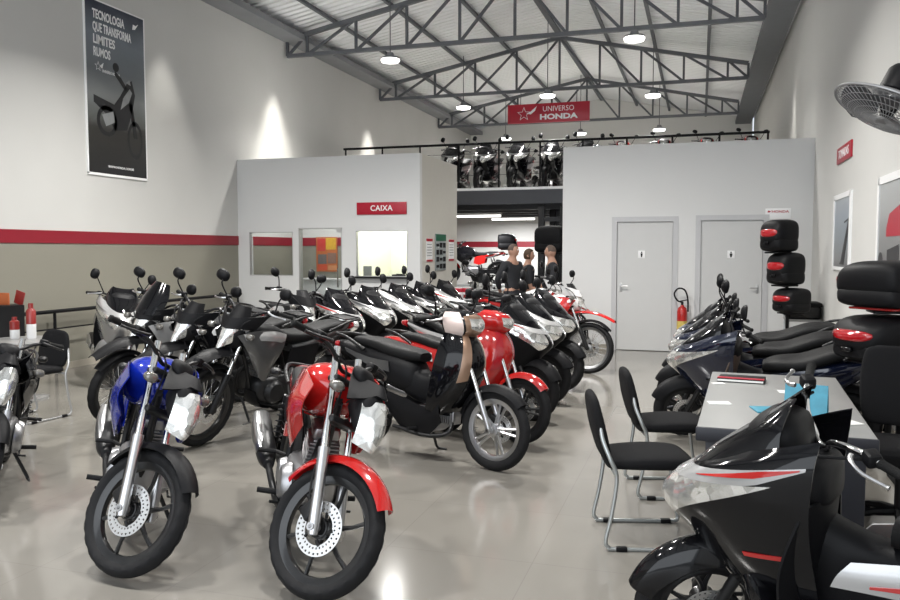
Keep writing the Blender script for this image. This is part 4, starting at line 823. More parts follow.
    x = b.add('exhaust', 'dark_metal', mk(tube([(-.05, -.06, .28), (-.2, -.14, .22), (-.4, -.16, .27)], .018, 10, 14), hull([(-.98, .42, .04, .04, 2, -.19), (-.965, .418, .06, .065, 2.2, -.19), (-.7, .37, .065, .072, 2.3, -.19), (-.45, .31, .05, .055, 2.3, -.175), (-.36, .29, .025, .025, 2, -.165)], 16, 4)))
    b.add('heat_shield', 'alloy', mk(hull([(-.92, .42, .025, .045, 2.6, -.235), (-.7, .385, .03, .05, 2.6, -.24), (-.52, .345, .02, .03, 2.6, -.22)], 14, 3)), x)
    b.add('side_stand', 'dark_metal', mk(tube([(-.1, .12, .26), (-.13, .24, .05), (-.12, .255, .03), (-.05, .27, .025)], .012, 8)))
    b.add2('side_reflector', 'amber', hull([(.02, .60, .01, .008, 2.5, .125), (.05, .605, .016, .014, 2.5, .125), (.09, .605, .012, .010, 2.5, .12)], 12, 3))
    b.add('cables', 'rubber', mk(tube([(.17, .22, 1.04), (.33, .14, 1.02), (.34, .05, .95)], .006, 6, 14), tube([(.17, -.22, 1.04), (.33, -.14, 1.02), (.34, -.05, .95)], .006, 6, 14)), None, True)
    return b

BUILD = {'naked': b_naked, 'trail': b_trail, 'adventure': lambda: b_trail(True), 'biz': b_biz, 'maxi': b_maxi}
AX = {'naked': .66, 'trail': .70, 'adventure': .70, 'biz': .63, 'maxi': .66}
_proto = {}; _used = set()
BASE = dict(rim='black_rim', fender='black_plastic', fender2='black_plastic', paint='gloss_black', paint2='black_plastic', accent='silver', accent2='red', accent3='grey', cowl='black_plastic', cowl_front='black_plastic', body='black_plastic', lower='black_plastic', inner='black_plastic', screen='gloss_black', bar='dark_metal', mark='black_plastic', signal='clear_lens', rear_signal='dark_metal', shield_signal='gloss_black')
def bike(kind, name, label, cat, front, head, steer=0, lean=8, group=None, z=0, scale=1., skip=(), **roles):
    """front = the spot where the front tyre stands, head = compass angle of travel (0 = +X), steer to the rider's left"""
    key = (kind, round(steer))
    if key not in _proto: _proto[key] = BUILD[kind]().bake(R_(steer))
    h = R_(head); a = AX[kind]
    t = thing(name, label, cat, (front[0]-a*scale*math.cos(h), front[1]-a*scale*math.sin(h), z), h, group, R_(-lean)); t.scale = (scale,)*3
    made = []
    for nm, role, me, par in _proto[key]:
        if skip and nm.startswith(skip): made.append(None); continue
        mm = M[roles.get(role, BASE.get(role, role))]
        o = bpy.data.objects.new(nm, me)
        if not me.materials: me.materials.append(mm)
        COL.objects.link(o); o.material_slots[0].link = 'OBJECT'; o.material_slots[0].material = mm
        o.parent = t if par is None else made[par]; made.append(o)
    return t

# ------------------------------------------------------------------ the vehicles, front row
bike('naked', 'motorcycle', 'bright red street motorcycle with red front fender in the foreground', 'motorcycle', (-1.69, 3.30), -55, 44, 11, scale=1.04, paint='red', paint2='red', fender='red')
bike('naked', 'motorcycle', 'blue street motorcycle with black front fender standing left of the red one', 'motorcycle', (-2.71, 3.25), -51, 44, 12, scale=1.04, paint='blue', paint2='blue')
bike('naked', 'motorcycle', 'black street motorcycle half cut off by the left photo edge', 'motorcycle', (-4.25, 3.75), -50, 22, 9, accent='grey')
bike('maxi', 'scooter', 'large black maxi scooter with silver nose band, cut off by the lower right corner', 'scooter', (.045, 3.16), 160, 40, 4, scale=.97, skip=('mirror',), lower='gloss_black', fender='gloss_black', bar='chrome', mark='red')
# middle row, noses to the right
bike('biz', 'scooter', 'glossy black step-through scooter with copper trim and silver front wheel, nearest of the middle row', 'scooter', (-1.425, 5.63), -21, 0, 5, scale=1.04, rim='alloy', accent='copper', accent2='pinkish', accent3='grey', cowl='gloss_black', cowl_front='copper')
bike('biz', 'scooter', 'red step-through scooter with red front fender beside the black and copper one', 'scooter', (-1.42, 6.50), -21, 0, 7, scale=.98, shield_signal='red', paint='red', fender='red', accent='dark_red', accent3='white', accent2='red', cowl='red', cowl_front='red', body='red')
bike('maxi', 'scooter', 'black maxi scooter with red and silver nose stripe, just behind the red step-through', 'scooter', (-1.50, 7.42), -21, 0, 7, paint='gloss_black', accent='silver', accent2='red')
bike('maxi', 'scooter', 'silver-nosed maxi scooter in the middle row beside a black one with red stripe', 'scooter', (-1.52, 8.28), -21, 0, 7, paint='silver', accent='silver', accent2='grey')
bike('maxi', 'scooter', 'plain black maxi scooter next to the red trail motorcycle', 'scooter', (-1.50, 9.12), -21, 0, 7, accent='gloss_black', accent2='gloss_black')
bike('trail', 'motorcycle', 'red and white trail motorcycle with long red beak, last of the middle row', 'motorcycle', (-1.38, 10.5), -10, 0, 7, paint='red', fender='red', paint2='white', accent='white', rim='alloy')
# second row behind them, noses to the right
bike('trail', 'motorcycle', 'black trail motorcycle with small windscreen behind the grey trail one', 'motorcycle', (-4.05, 7.85), -22, 0, 8, paint='gloss_black', accent='silver')
for i, (y, d) in enumerate(((8.5, dict(accent='silver', accent2='red')), (9.28, dict(accent='silver', accent2='grey')), (10.05, dict(paint='silver', accent='silver', accent2='grey')), (10.8, dict(accent='grey', accent2='grey')), (11.55, dict(paint='silver', accent='white', accent2='red')))):
    bike('maxi', 'scooter', ['black maxi scooter with red stripe, nearest of the second row behind the red motorcycle', 'black maxi scooter with grey stripe, second of the row under the cashier window', 'silver maxi scooter in the middle of the row under the cashier window', 'black maxi scooter with dull grey band, fourth of the row under the cashier window', 'silver and white maxi scooter, farthest of the row under the cashier window'][i], 'scooter', (-3.92+.1*i, y), -22, 0, 8, 'second row of scooters', **d)
# left row, noses towards the shopfront
bike('trail', 'motorcycle', 'grey trail motorcycle with tall spoked front wheel between the blue and red ones', 'motorcycle', (-3.90, 5.62), -110, 12, 8, paint='grey', accent='silver')
bike('trail', 'motorcycle', 'black trail motorcycle with white tank strip, left of the grey trail one', 'motorcycle', (-4.53, 5.88), -110, 12, 8, paint='gloss_black', accent='white')
bike('adventure', 'motorcycle', 'black adventure motorcycle with tall dark windscreen and silver tank panels behind the blue one', 'motorcycle', (-5.17, 6.14), -110, 12, 8, paint='silver', accent='grey', rim='black_rim')
bike('maxi', 'scooter', 'silver maxi scooter with dark windscreen, leftmost of the row by the wall rail', 'scooter', (-6.65, 7.85), -45, 0, 8, paint='silver', lower='silver', accent='silver', accent2='grey')
# right wall, noses to the left
for i, (y, x) in enumerate(((7.15, -.1), (8.1, -.12), (9.05, -.1))):
    bike('maxi', 'scooter', ['dark blue maxi scooter with clear headlight right behind the grey desk', 'dark maxi scooter second from the desk, mostly hidden by the dark blue one', 'dark maxi scooter farthest from the desk along the right wall'][i], 'scooter', (x, y), 172, 22, 7, scale=.95, paint='navy', accent='navy', accent2='navy', lower='navy' if i == 0 else 'black_plastic', inner='brown_inner')
# mezzanine
for i, x in enumerate((-5.75, -4.96, -4.17, -3.38, -2.59)):
    bike('maxi', 'scooter', ['dark scooter on the mezzanine half hidden by the office, leftmost behind the railing', 'dark scooter on the mezzanine, left one of the three in the railing gap', 'dark scooter on the mezzanine, middle one of the three in the railing gap', 'dark scooter on the mezzanine, right one of the three in the railing gap', 'dark scooter on the mezzanine partly hidden by the washroom wall'][i], 'scooter', (x, 18.0), -92, 0, 6, 'mezzanine scooters', 3.0, scale=.94, accent='grey', accent2='grey', lower='gloss_black')
for i, x in enumerate((-5.2, -4.3, -3.6)):
    bike('biz', 'scooter', ['white and red step-through scooter on the mezzanine, leftmost behind the dark ones', 'white and red step-through scooter on the mezzanine, middle one behind the dark ones', 'white and red step-through scooter on the mezzanine, rightmost behind the dark ones'][i], 'scooter', (x, 20.3), -60, 0, 6, 'white mezzanine scooters', 3.0, paint='white', fender='red', cowl='white', accent='red', rim='alloy', body='white')
for i, x in enumerate((-1.8, -.9, .0, .9)):
    bike('biz', 'scooter', 'scooter on the mezzanine showing only mirrors above the washroom wall', 'scooter', (x, 18.1), -90, 0, 6, 'scooters hidden behind the washroom wall top', 3.0, scale=.95)

# ------------------------------------------------------------------ furniture
M['desk_top'] = mat('desk_top_grey', (.23, .23, .225), .35, var=.03); M['desk_dark'] = mat('desk_dark', (.018, .019, .026), .5, var=.08)
t = thing('desk', 'grey-topped desk with dark panels behind the large black scooter', 'desk', (.45, 5.02, 0), R_(-3))
obj('desk_top', mk(box((0, 0, .738), (.80, 1.9, .026), .006)), 'desk_top', t); obj('edge_band', mk(box((0, -.945, .715), (.81, .03, .07), .008)), 'desk_dark', t)
obj('front_panel', mk(box((.0, -.88, .37), (.72, .03, .66), .004)), 'desk_dark', t); obj('side_panel', mk(box((.0, .88, .362), (.72, .03, .72), .004)), 'desk_dark', t); obj('modesty_panel', mk(box((.28, 0, .45), (.02, 1.74, .5), .003)), 'desk_dark', t)
for y in (-.88, .88): obj('foot', mk(box((0, y, .02), (.6, .06, .04), .01)), 'dark_metal', t)
M['teal'] = mat('brochure_teal', (.04, .24, .34), .3, var=.35, vscale=18); M['paper'] = mat('paper', (.75, .75, .73), .6, var=.03)
def flat(name, lb, cat, x, y, w, h, m, rz, th=.003, z=.751):
    return tag(obj(name, mk(box((0, 0, th/2), (w, h, th), min(.002, th/3))), m), lb, cat), None
def lay(name, lb, cat, x, y, w, h, m, rz, th=.003, z=.752):
    o = obj(name, mk(box((0, 0, th/2), (w, h, th))), m); o.location = (x, y, z); o.rotation_euler = (0, 0, rz); return tag(o, lb, cat)
b = thing('brochure', 'teal blue folded brochure standing on the grey desk', 'brochure', (.52, 4.33, .752), R_(-14))
obj('cover', mk(box((0, 0, .095), (.20, .004, .20), rot=Matrix.Rotation(-.28, 4, 'X'))), 'teal', b); obj('back_cover', mk(box((0, .055, .095), (.20, .004, .20), rot=Matrix.Rotation(.28, 4, 'X'))), 'teal', b)
obj('caption', mk(box((0, -.028, .018), (.17, .004, .03), rot=Matrix.Rotation(-.28, 4, 'X'))), 'paper', b)
b = thing('brochure', 'small teal leaflet lying on the desk left of the standing brochure', 'brochure', (.40, 4.62, .752), R_(12)); obj('cover', mk(box((0, 0, .004), (.22, .16, .008), .001)), 'teal', b)
m = thing('magazine', 'red and black magazine lying at the far end of the desk', 'magazine', (.28, 5.62, .752), R_(-8)); obj('cover', mk(box((0, 0, .012), (.29, .2, .022), .004)), 'black_plastic', m); obj('red_band', mk(box((0, -.06, .0245), (.29, .05, .003))), 'red_sign', m); obj('pages', mk(box((0, -.002, .012), (.284, .2, .012))), 'paper', m)
lay('paper_sheet', 'white paper sheet on the desk right of the teal brochure', 'paper', .70, 4.42, .13, .18, 'paper', .5)
lay('paper_sheet', 'white printed card on the desk behind the teal brochure', 'paper', .55, 5.25, .15, .10, 'paper', .1)
lay('paper_sheet', 'small white slip by the left end of the red magazine', 'paper', .13, 5.45, .08, .05, 'paper', .4)
lay('paper_sheet', 'white note at the left edge of the desk', 'paper', .12, 4.75, .12, .09, 'paper', .2)

M['fabric'] = mat('black_fabric', (.008, .008, .009), .9, spec=.2, bump=.35, bscale=350)
M['tube_grey'] = mat('tube_grey', (.42, .44, .44), .3, .7, var=.04)
def sled_chair(lb, loc, rz, m='tube_grey', group=None):
    t = thing('visitor_chair', lb, 'chair', loc, rz, group)
    obj('seat', mk(hull([(-.235, .455, .12, .02, 3), (-.21, .458, .19, .034, 3.5), (0, .465, .215, .042, 4), (.18, .462, .20, .04, 3.5), (.235, .452, .14, .022, 3)], 28, 4)), 'fabric', t)
    bk = mk(hull([(-.215, 0, .10, .012, 3), (-.19, 0, .185, .028, 3.2), (-.02, .004, .205, .034, 3.4), (.14, .002, .175, .03, 3), (.195, 0, .12, .02, 2.8), (.21, 0, .03, .008, 2.5)], 28, 4))
    bk.xf(Matrix.Translation((-.275, 0, .655)) @ Matrix.Rotation(R_(-103), 4, 'Y') @ Matrix.Diagonal((.86, .95, 1, 1))); obj('backrest', bk, 'fabric', t)
    p = P()
    for s in (1, -1):
        y = .235*s
        p.add(*tube([(-.285, y*.72, .70), (-.272, y*.85, .60), (-.235, y, .50), (-.20, y, .40), (-.225, y, .20), (-.255, y, .06), (-.24, y, .022), (-.20, y, .012), (.19, y, .012), (.24, y, .03), (.235, y, .07), (.205, y, .25), (.185, y, .42)], .0115, 10, 70))
    p.add(*tube([(.185, -.235, .42), (.185, .235, .42)], .011, 8)); p.add(*tube([(-.205, -.235, .42), (-.205, .235, .42)], .011, 8)); obj('frame', p, m, t)
    for s in (1, -1):
        for x in (-.17, .17): obj('foot', mk(box((x, .235*s, .0125), (.06, .034, .025), .006)), 'black_plastic', t)
    return t
sled_chair('black fabric chair with grey sled frame, nearer one in front of the desk', (-.27, 4.57, 0), R_(15), group='chairs in front of the desk')
sled_chair('black fabric chair with grey sled frame, farther one behind the other by the desk', (-.17, 5.53, 0), R_(15), group='chairs in front of the desk')
sled_chair('black chair with white tube frame by the left wall behind the blue motorcycle', (-6.12, 6.08, 0), R_(-96), 'silver')
# swivel chair behind the desk
t = thing('office_chair', 'black swivel office chair behind the desk at the right edge', 'chair', (1.13, 5.12, 0), R_(-100))
obj('seat', mk(hull([(-.24, .47, .14, .03, 3), (-.2, .47, .22, .05, 3.5), (.0, .475, .235, .055, 4), (.2, .47, .22, .05, 3.5), (.25, .455, .15, .03, 3)], 28, 4)), 'fabric', t)
bk = mk(hull([(-.24, 0, .12, .015, 3), (-.21, 0, .2, .035, 3.5), (0, .005, .225, .045, 4), (.2, 0, .2, .035, 3.5), (.24, 0, .13, .018, 3)], 28, 4)); bk.xf(Matrix.Translation((-.27, 0, .80)) @ Matrix.Rotation(R_(-97), 4, 'Y')); obj('backrest', bk, 'fabric', t)
obj('back_bracket', mk(tube([(-.1, 0, .42), (-.27, 0, .43), (-.32, 0, .55), (-.31, 0, .75)], .022, 8, 16)), 'black_plastic', t); obj('gas_column', mk(tube([(0, 0, .08), (0, 0, .43)], .028, 12)), 'dark_metal', t)
p = P()
for k in range(5): a = 2*PI*k/5; p.add(*tube([(0, 0, .11), (.14*math.cos(a), .14*math.sin(a), .10), (.28*math.cos(a), .28*math.sin(a), .07)], [.03, .024, .018], 8))
obj('star_base', p, 'black_plastic', t)
for k in range(5): a = 2*PI*k/5; obj('caster', mk(lathe([(0, -.02), (.024, -.02), (.028, 0), (.024, .02), (0, .02)], (.28*math.cos(a), .28*math.sin(a), .028), 'y', 14)), 'black_plastic', t)

# ------------------------------------------------------------------ top cases on their display poles
def top_case(lb, loc, rz, s=1., group=None, base='black_plastic', sz=1., sx=1.):
    """rear (the side with the red reflector) looks along local +x"""
    t = thing('top_case', lb, 'top case', loc, rz, group); t.scale = (s,)*3
    t.scale = (s*sx, s*sx, s*sz)
    obj('tray', mk(hull([(-.215, -.085, .15, .045, 3.5), (-.18, -.09, .215, .085, 4), (.0, -.09, .225, .09, 4), (.16, -.085, .205, .085, 3.6), (.225, -.075, .14, .06, 3)], 28, 4)), 'black_plastic', t)
    obj('lid', mk(hull([(-.22, .05, .15, .09, 3.2), (-.185, .055, .215, .145, 3.6), (.0, .06, .228, .15, 3.6), (.14, .05, .212, .14, 3.3), (.215, .02, .16, .10, 3), (.245, .0, .07, .04, 2.6)], 28, 4)), 'black_plastic', t)
    obj('reflector', mk(hull([(.15, .055, .185, .035, 3), (.212, .05, .165, .048, 3), (.240, .04, .12, .044, 3), (.258, .03, .05, .022, 3)], 24, 3)), 'red_lens', t)
    obj('latch', mk(box((.245, 0, -.07), (.03, .08, .04), .008)), 'gloss_black', t)
    obj('mount_plate', mk(box((0, 0, -.188), (.3, .26, .02), .006)), base, t)
    return t
t = thing('case_stand', 'curved black display pole carrying three top cases by the right grey door', 'display stand', (1.13, 11.5, 0))
obj('pole', mk(tube([(0, 0, .02), (.0, 0, .6), (-.02, 0, 1.2), (-.08, 0, 1.55), (-.17, 0, 1.80)], .022, 10, 24)), 'black_plastic', t); obj('base', mk(lathe([(0, 0), (.17, 0), (.17, .02), (.05, .035), (0, .035)], axis='z')), 'black_plastic', t)
for z, x in ((.783, -.02), (1.145, -.04), (1.575, -.12)): obj('bracket', mk(box((x-.02, -.10, z-.006), (.05, .24, .012), .003)), 'black_plastic', t)
for i, (x, z) in enumerate(((.98, 1.79), (1.07, 1.36), (1.15, .95))):
    top_case(['black top case with red lens, highest of the three on the curved pole', 'black top case with red lens, middle one of the three on the curved pole', 'black top case with red lens, lowest of the three on the curved pole'][i], (x, 11.33, z), R_(222), 1.04, 'top cases on the curved pole', sz=(1.05, 1.05, .8)[i], sx=.82)
t = thing('case_stand', 'black display post with two shelves by the right photo edge', 'display stand', (1.45, 6.15, 0))
obj('pole', mk(tube([(0, 0, .02), (0, 0, 1.5)], .025, 10)), 'black_plastic', t); obj('base', mk(box((-.02, 0, .012), (.24, .4, .024), .006)), 'black_plastic', t)
for z in (.843, 1.218): obj('shelf', mk(box((-.16, 0, z-.022), (.32, .26, .016), .004)), 'black_plastic', t)
top_case('large black top case on a red base plate, upper one at the right edge', (1.22, 6.15, 1.375), R_(135), 1.12, base='red', sz=.74)
top_case('black top case with big red lens, lower one at the right edge', (1.20, 6.15, 1.0), R_(212), 1.10, sz=.74)
t = thing('case_stand', 'slim black post holding a big dark top case behind the three people', 'display stand', (-2.62, 14.9, 0))
obj('pole', mk(tube([(0, 0, .02), (0, 0, 1.55)], .025, 10)), 'black_plastic', t); obj('base', mk(lathe([(0, 0), (.22, 0), (.22, .02), (0, .03)], axis='z')), 'black_plastic', t); obj('shelf', mk(box((0, 0, 1.545), (.3, .24, .016), .004)), 'black_plastic', t)
top_case('big dark top case on a post behind the three people', (-2.62, 14.9, 1.80), R_(75), 1.3)
t = thing('side_table', 'small grey metal table below the lowest pole case', 'table', (1.37, 12.02, 0))
obj('table_top', mk(box((0, 0, .66), (.44, .5, .03), .005)), 'desk_top', t)
for x in (-.2, .2):
    for y in (-.22, .22): obj('leg', mk(box((x, y, .3225), (.03, .03, .645), .004)), 'tube_grey', t)
t = thing('carry_case', 'low black hard case lying on the small grey table', 'case', (1.36, 12.0, .675))
obj('shell', mk(box((0, 0, .09), (.46, .42, .18), .04)), 'gloss_black', t); obj('lid', mk(box((0, 0, .2), (.48, .44, .06), .028)), 'black_plastic', t)
# extinguisher
t = thing('fire_extinguisher', 'red fire extinguisher with black hose on the wall between the grey doors', 'fire extinguisher', (-.25, YB-.10, .26))
obj('cylinder', mk(lathe([(0, 0), (.07, 0), (.078, .01), (.078, .40), (.065, .45), (.03, .48), (.025, .5), (0, .5)], axis='z')), mat('extinguisher_red', (.42, .015, .012), .3, coat=.5, var=.04), t)
obj('valve', mk(box((0, 0, .525), (.04, .05, .06), .01), tube([(-.03, 0, .56), (.07, 0, .58)], .01, 8)), 'dark_metal', t); obj('hose', mk(tube([(.0, -.03, .54), (-.08, -.05, .58), (-.12, -.06, .68), (-.06, -.06, .76), (.03, -.06, .74), (.08, -.07, .62), (.09, -.06, .4)], .013, 10, 40)), 'rubber', t)
obj('band_label', mk(lathe([(.0790, .12), (.0795, .12), (.0795, .25), (.0790, .25)], axis='z', closed=True)), mat('label_yellow', (.6, .45, .12), .5, var=.1), t); obj('wall_bracket', mk(box((0, .085, .35), (.08, .03, .2), .004)), 'dark_metal', t)
# wall rail
t = thing('wall_rail', 'black guard rail along the left wall with thin lower bar', 'railing', (XL+.12, 9.5, 0))
obj('top_rail', mk(tube([(0, -3.4, .81), (0, 3.5, .81)], .026, 10)), 'black_plastic', t); obj('lower_bar', mk(tube([(0, -3.4, .58), (0, 3.5, .58)], .010, 8)), 'black_plastic', t)
for y in (-3.3, -1.0, 1.2, 3.4): obj('post', mk(tube([(0, y, 0), (0, y, .8)], .02, 8)), 'black_plastic', t)
# far left table with oils and a rack
t = thing('side_table', 'white side table with bottles at the far left by the wall', 'table', (-7.0, 6.9, 0))
obj('table_top', mk(lathe([(0, .62), (.38, .62), (.39, .635), (.38, .65), (0, .65)], axis='z')), 'desk_top', t); obj('pedestal', mk(lathe([(0, 0), (.22, 0), (.22, .02), (.04, .06), (.035, .62), (0, .62)], axis='z', n=24)), 'silver', t)
M['bottle_red'] = mat('bottle_red', (.24, .022, .02), .3, coat=.4, var=.1)
for x, y, h, lb in ((-6.98, 6.97, .36, 'white bottle with red label and cap on the far left table, taller one'), (-7.16, 6.92, .22, 'small white bottle with red cap on the far left table')):
    b = thing('oil_bottle', lb, 'bottle', (x, y, .65), 0, 'bottles on the far left table')
    obj('body', mk(lathe([(0, 0), (.045, 0), (.05, .01), (.05, h*.45), (0, h*.45)], axis='z', n=20)), 'white', b); obj('label_band', mk(lathe([(0, h*.45), (.05, h*.45), (.05, h*.85), (.03, h*.92), (0, h*.92)], axis='z', n=20)), 'bottle_red', b); obj('cap', mk(lathe([(0, h*.92), (.026, h*.92), (.026, h*1.08), (0, h*1.08)], axis='z', n=16)), 'bottle_red', b)
t = thing('leaflet_rack', 'dark leaflet rack with orange top at the far left edge', 'rack', (-7.78, 7.4, 0), R_(-40))
obj('body', mk(prism([(-.2, 0), (.2, 0), (.14, .75), (.2, .98), (-.14, .98)], -.18, .18, .006)), 'dark_metal', t); obj('base', mk(box((0, 0, .015), (.5, .42, .03), .008)), 'dark_metal', t)
tag(obj('leaflet', mk(box((0, 0, .07), (.22, .012, .14), .003)), mat('leaflet_orange', (.45, .12, .04), .5, var=.1)), 'orange leaflet standing in the dark rack at the far left', 'leaflet').location = (-7.80, 7.37, .98)
o = tag(obj('leaflet', mk(box((0, 0, .08), (.13, .012, .16), .003, Matrix.Rotation(.3, 4, 'Y'))), 'bottle_red'), 'red leaflet leaning beside the orange one', 'leaflet'); o.location = (-7.62, 7.45, .98)
# cabinet in the passage with oil packs
t = thing('cabinet', 'low black cabinet beside the office side wall with red and white boxes on it', 'cabinet', (-4.14, 13.5, 0))
obj('body', mk(box((0, 0, .37), (.74, .45, .70), .006)), 'black_plastic', t); obj('counter', mk(box((0, 0, .73), (.78, .48, .03), .004)), 'dark_metal', t)
for x in (-.185, .185):
    d = obj('door', mk(box((x, -.232, .37), (.355, .018, .66), .004)), 'dark_metal', t); obj('handle', mk(tube([(x*.15, -.25, .4), (x*.15, -.25, .52)], .008, 8)), 'alloy', d)
for i, x in enumerate((-4.38, -4.22, -4.02, -3.87)):
    b = thing('oil_box', 'red and white box of oil on the low black cabinet', 'box', (x, 13.4+.04*(i % 2), .745), 0, 'boxes on the black cabinet')
    obj('carton', mk(box((0, 0, .11), (.15, .10, .22), .004)), 'white', b); obj('red_top', mk(box((0, -.0, .176), (.154, .104, .075), .003)), 'red_sign', b); obj('print', mk(*[box((dx, -.052, .07), (.04, .004, .06)) for dx in (-.04, .04)]), 'bottle_red', b)
# office furniture seen through the glass
t = thing('counter', 'white counter inside the office behind the glass door', 'counter', (-7.05, 14.95, 0))
obj('body', mk(box((0, 0, .5), (1.7, .4, 1.0), .004)), 'booth', t); obj('worktop', mk(box((0, 0, 1.02), (1.76, .46, .04), .006)), 'booth', t)
t = thing('price_board', 'colourful orange and yellow poster board inside the office behind the door', 'poster', (-7.43, 15.195, 1.53))
obj('board', mk(box((0, 0, 0), (.48, .02, .72), .003)), mat('board_orange', (.45, .12, .03), .5, var=.1), t)
for k, (x, z, w, h, c) in enumerate(((.1, .22, .22, .24, (.6, .35, .03)), (-.12, .2, .18, .26, (.5, .04, .03)), (-.1, -.1, .2, .2, (.12, .1, .1)), (.12, -.08, .2, .22, (.22, .12, .09)), (-.1, -.27, .22, .12, (.5, .06, .02)), (.13, -.28, .2, .1, (.5, .2, .08)))):
    obj('picture', mk(box((x, -.012, z), (w, .006, h))), mat(f'picture_{k}', c, .5, var=.2, vscale=12), t)
t = thing('monitor', 'small grey monitor behind the cashier window, left end of the sill', 'monitor', (-5.74, YB+.26, .0)); t.location.z = 1.02
obj('screen', mk(box((0, 0, .2), (.16, .03, .22), .004)), 'desk_top', t); obj('foot', mk(box((0, 0, .05), (.03, .03, .10)), box((0, 0, .006), (.14, .12, .012))), 'dark_metal', t)
t = thing('cash_desk', 'pale desk inside the cashier room below the window', 'desk', (-5.36, YB+.42, 0)); obj('desk_top', mk(box((0, 0, 1.0), (1.1, .5, .04), .004)), 'cream', t)
for x in (-.5, .5): obj('side_panel', mk(box((x, 0, .49), (.03, .46, .98))), 'cream', t)
t = thing('card_terminal', 'black card terminal on the cashier window sill, right end', 'terminal', (-5.08, YB+.115, 1.15)); obj('body', mk(box((0, 0, .02), (.24, .09, .04), .012)), 'black_plastic', t); obj('keypad', mk(box((.02, -.02, .045), (.12, .05, .012), .003)), 'dark_metal', t)
# ------------------------------------------------------------------ wall fan at the upper right
M['cage'] = mat('fan_cage_grey', (.34, .34, .345), .4, .6, var=.1); M['blade'] = mat('fan_blade', (.07, .07, .075), .4, var=.15)
nrm = Vector((-.45, -.12, -.88)).normalized(); fq = nrm.to_track_quat('Z', 'Y'); fc = Vector((1.0, 5.12, 2.41))
t = thing('wall_fan', 'grey caged wall fan with black motor at the upper right edge', 'fan', fc); FM = fq.to_matrix().to_4x4()
def dome(sgn, depth, nrad):
    p = P(); R = .30
    zf = lambda r: sgn*depth*(1-(r/R)**2.6)
    for r in (.07, .115, .16, .205, .25, .285): p.add(*tube([(r*math.cos(a), r*math.sin(a), zf(r)) for a in np.linspace(0, 2*PI, 49)], .0022, 4))
    for k in range(nrad):
        a = 2*PI*k/nrad; p.add(*tube([(r*math.cos(a+.5*(r/R)), r*math.sin(a+.5*(r/R)), zf(r)) for r in np.linspace(.03, R, 8)], .0019, 4))
    p.add(*lathe([(0, zf(0)), (.055, zf(.05)), (.055, zf(.05)-sgn*.012), (0, zf(0)-sgn*.012)], axis='z', n=20)); return p.xf(FM)
obj('front_guard', dome(1, .075, 56), 'cage', t); obj('rear_guard', dome(-1, .075, 56), 'cage', t)
obj('rim_ring', mk(tube([(.30*math.cos(a), .30*math.sin(a), 0) for a in np.linspace(0, 2*PI, 61)], .008, 8)).xf(FM), 'cage', t)
for k in range(3):
    G = []
    for r in np.linspace(.05, .265, 10):
        w = .30+.55*math.sin((r-.05)/.215*2.2); G.append([(r*math.cos(2*PI*k/3+u*w), r*math.sin(2*PI*k/3+u*w), .032*u) for u in np.linspace(-1, 1, 9)])
    obj('blade', mk(shell(G, .003)).xf(FM), 'blade', t)
obj('hub', mk(lathe([(0, .03), (.035, .025), (.045, .0), (.045, -.03), (0, -.03)], axis='z', n=20)).xf(FM), 'black_plastic', t)
obj('motor', mk(lathe([(0, -.085), (.09, -.085), (.105, -.10), (.105, -.22), (.09, -.245), (0, -.25)], axis='z', n=28)).xf(FM), 'black_plastic', t)
bk = FM @ Vector((0, 0, -.20)); wx = XR-fc.x
obj('arm', mk(tube([bk, (wx-.22, bk.y+.02, bk.z-.06), (wx-.05, bk.y+.03, bk.z-.10)], .02, 10, 14)), 'black_plastic', t)
obj('wall_plate', mk(box((wx-.026, bk.y+.03, bk.z-.10), (.05, .14, .22), .012)), 'black_plastic', t)
obj('knob', mk(tube([FM @ Vector((.10, 0, -.16)), FM @ Vector((.15, 0, -.16))], [.008, .014], 8)), 'black_plastic', t)

# ------------------------------------------------------------------ back bay: bike on a lift, one below it, three people
t = thing('lift_stand', 'grey metal display lift under the raised red and black motorcycle', 'stand', (-5.95, 21.3, 0))
obj('platform', mk(box((0, 0, .645), (2.1, .5, .05), .006)), 'tube_grey', t)
obj('cross_arm', mk(tube([(-.85, -.2, .04), (.85, -.2, .62)], .025, 8)), 'tube_grey', t); obj('cross_arm', mk(tube([(-.85, .2, .62), (.85, .2, .04)], .025, 8)), 'tube_grey', t)
obj('base', mk(box((0, -.2, .02), (2.0, .07, .04), .006), box((0, .2, .02), (2.0, .07, .04), .006), box((0, 0, .02), (.07, .4, .04), .006)), 'dark_metal', t)
bike('naked', 'motorcycle', 'red and black motorcycle raised on a display lift in the back bay', 'motorcycle', (-6.66, 21.3), 180, 10, 3, z=.676, scale=1.05, paint='gloss_black', paint2='red', fender='red')
top_case('small black top case carried on the tail of the raised motorcycle', (-5.02, 21.3, 1.835), R_(10), 1.1)
bike('trail', 'motorcycle', 'black and white trail motorcycle facing the camera in the passage below the raised one', 'motorcycle', (-4.12, 14.75), -80, 0, 6, paint='white', accent='grey')
bike('trail', 'motorcycle', 'red and white trail motorcycle behind the three people at the washroom corner', 'motorcycle', (-1.95, 12.25), -8, 10, 6, paint='red', fender='red', paint2='white', accent='white', rim='alloy')
t = thing('bench', 'low grey bench along the back wall of the bay', 'bench', (-4.6, 23.3, 0))
obj('seat', mk(box((0, 0, .43), (3.0, .5, .06), .01)), 'desk_top', t)
for x in (-1.3, 0, 1.3): obj('leg', mk(box((x, 0, .2), (.06, .44, .4), .006)), 'tube_grey', t)

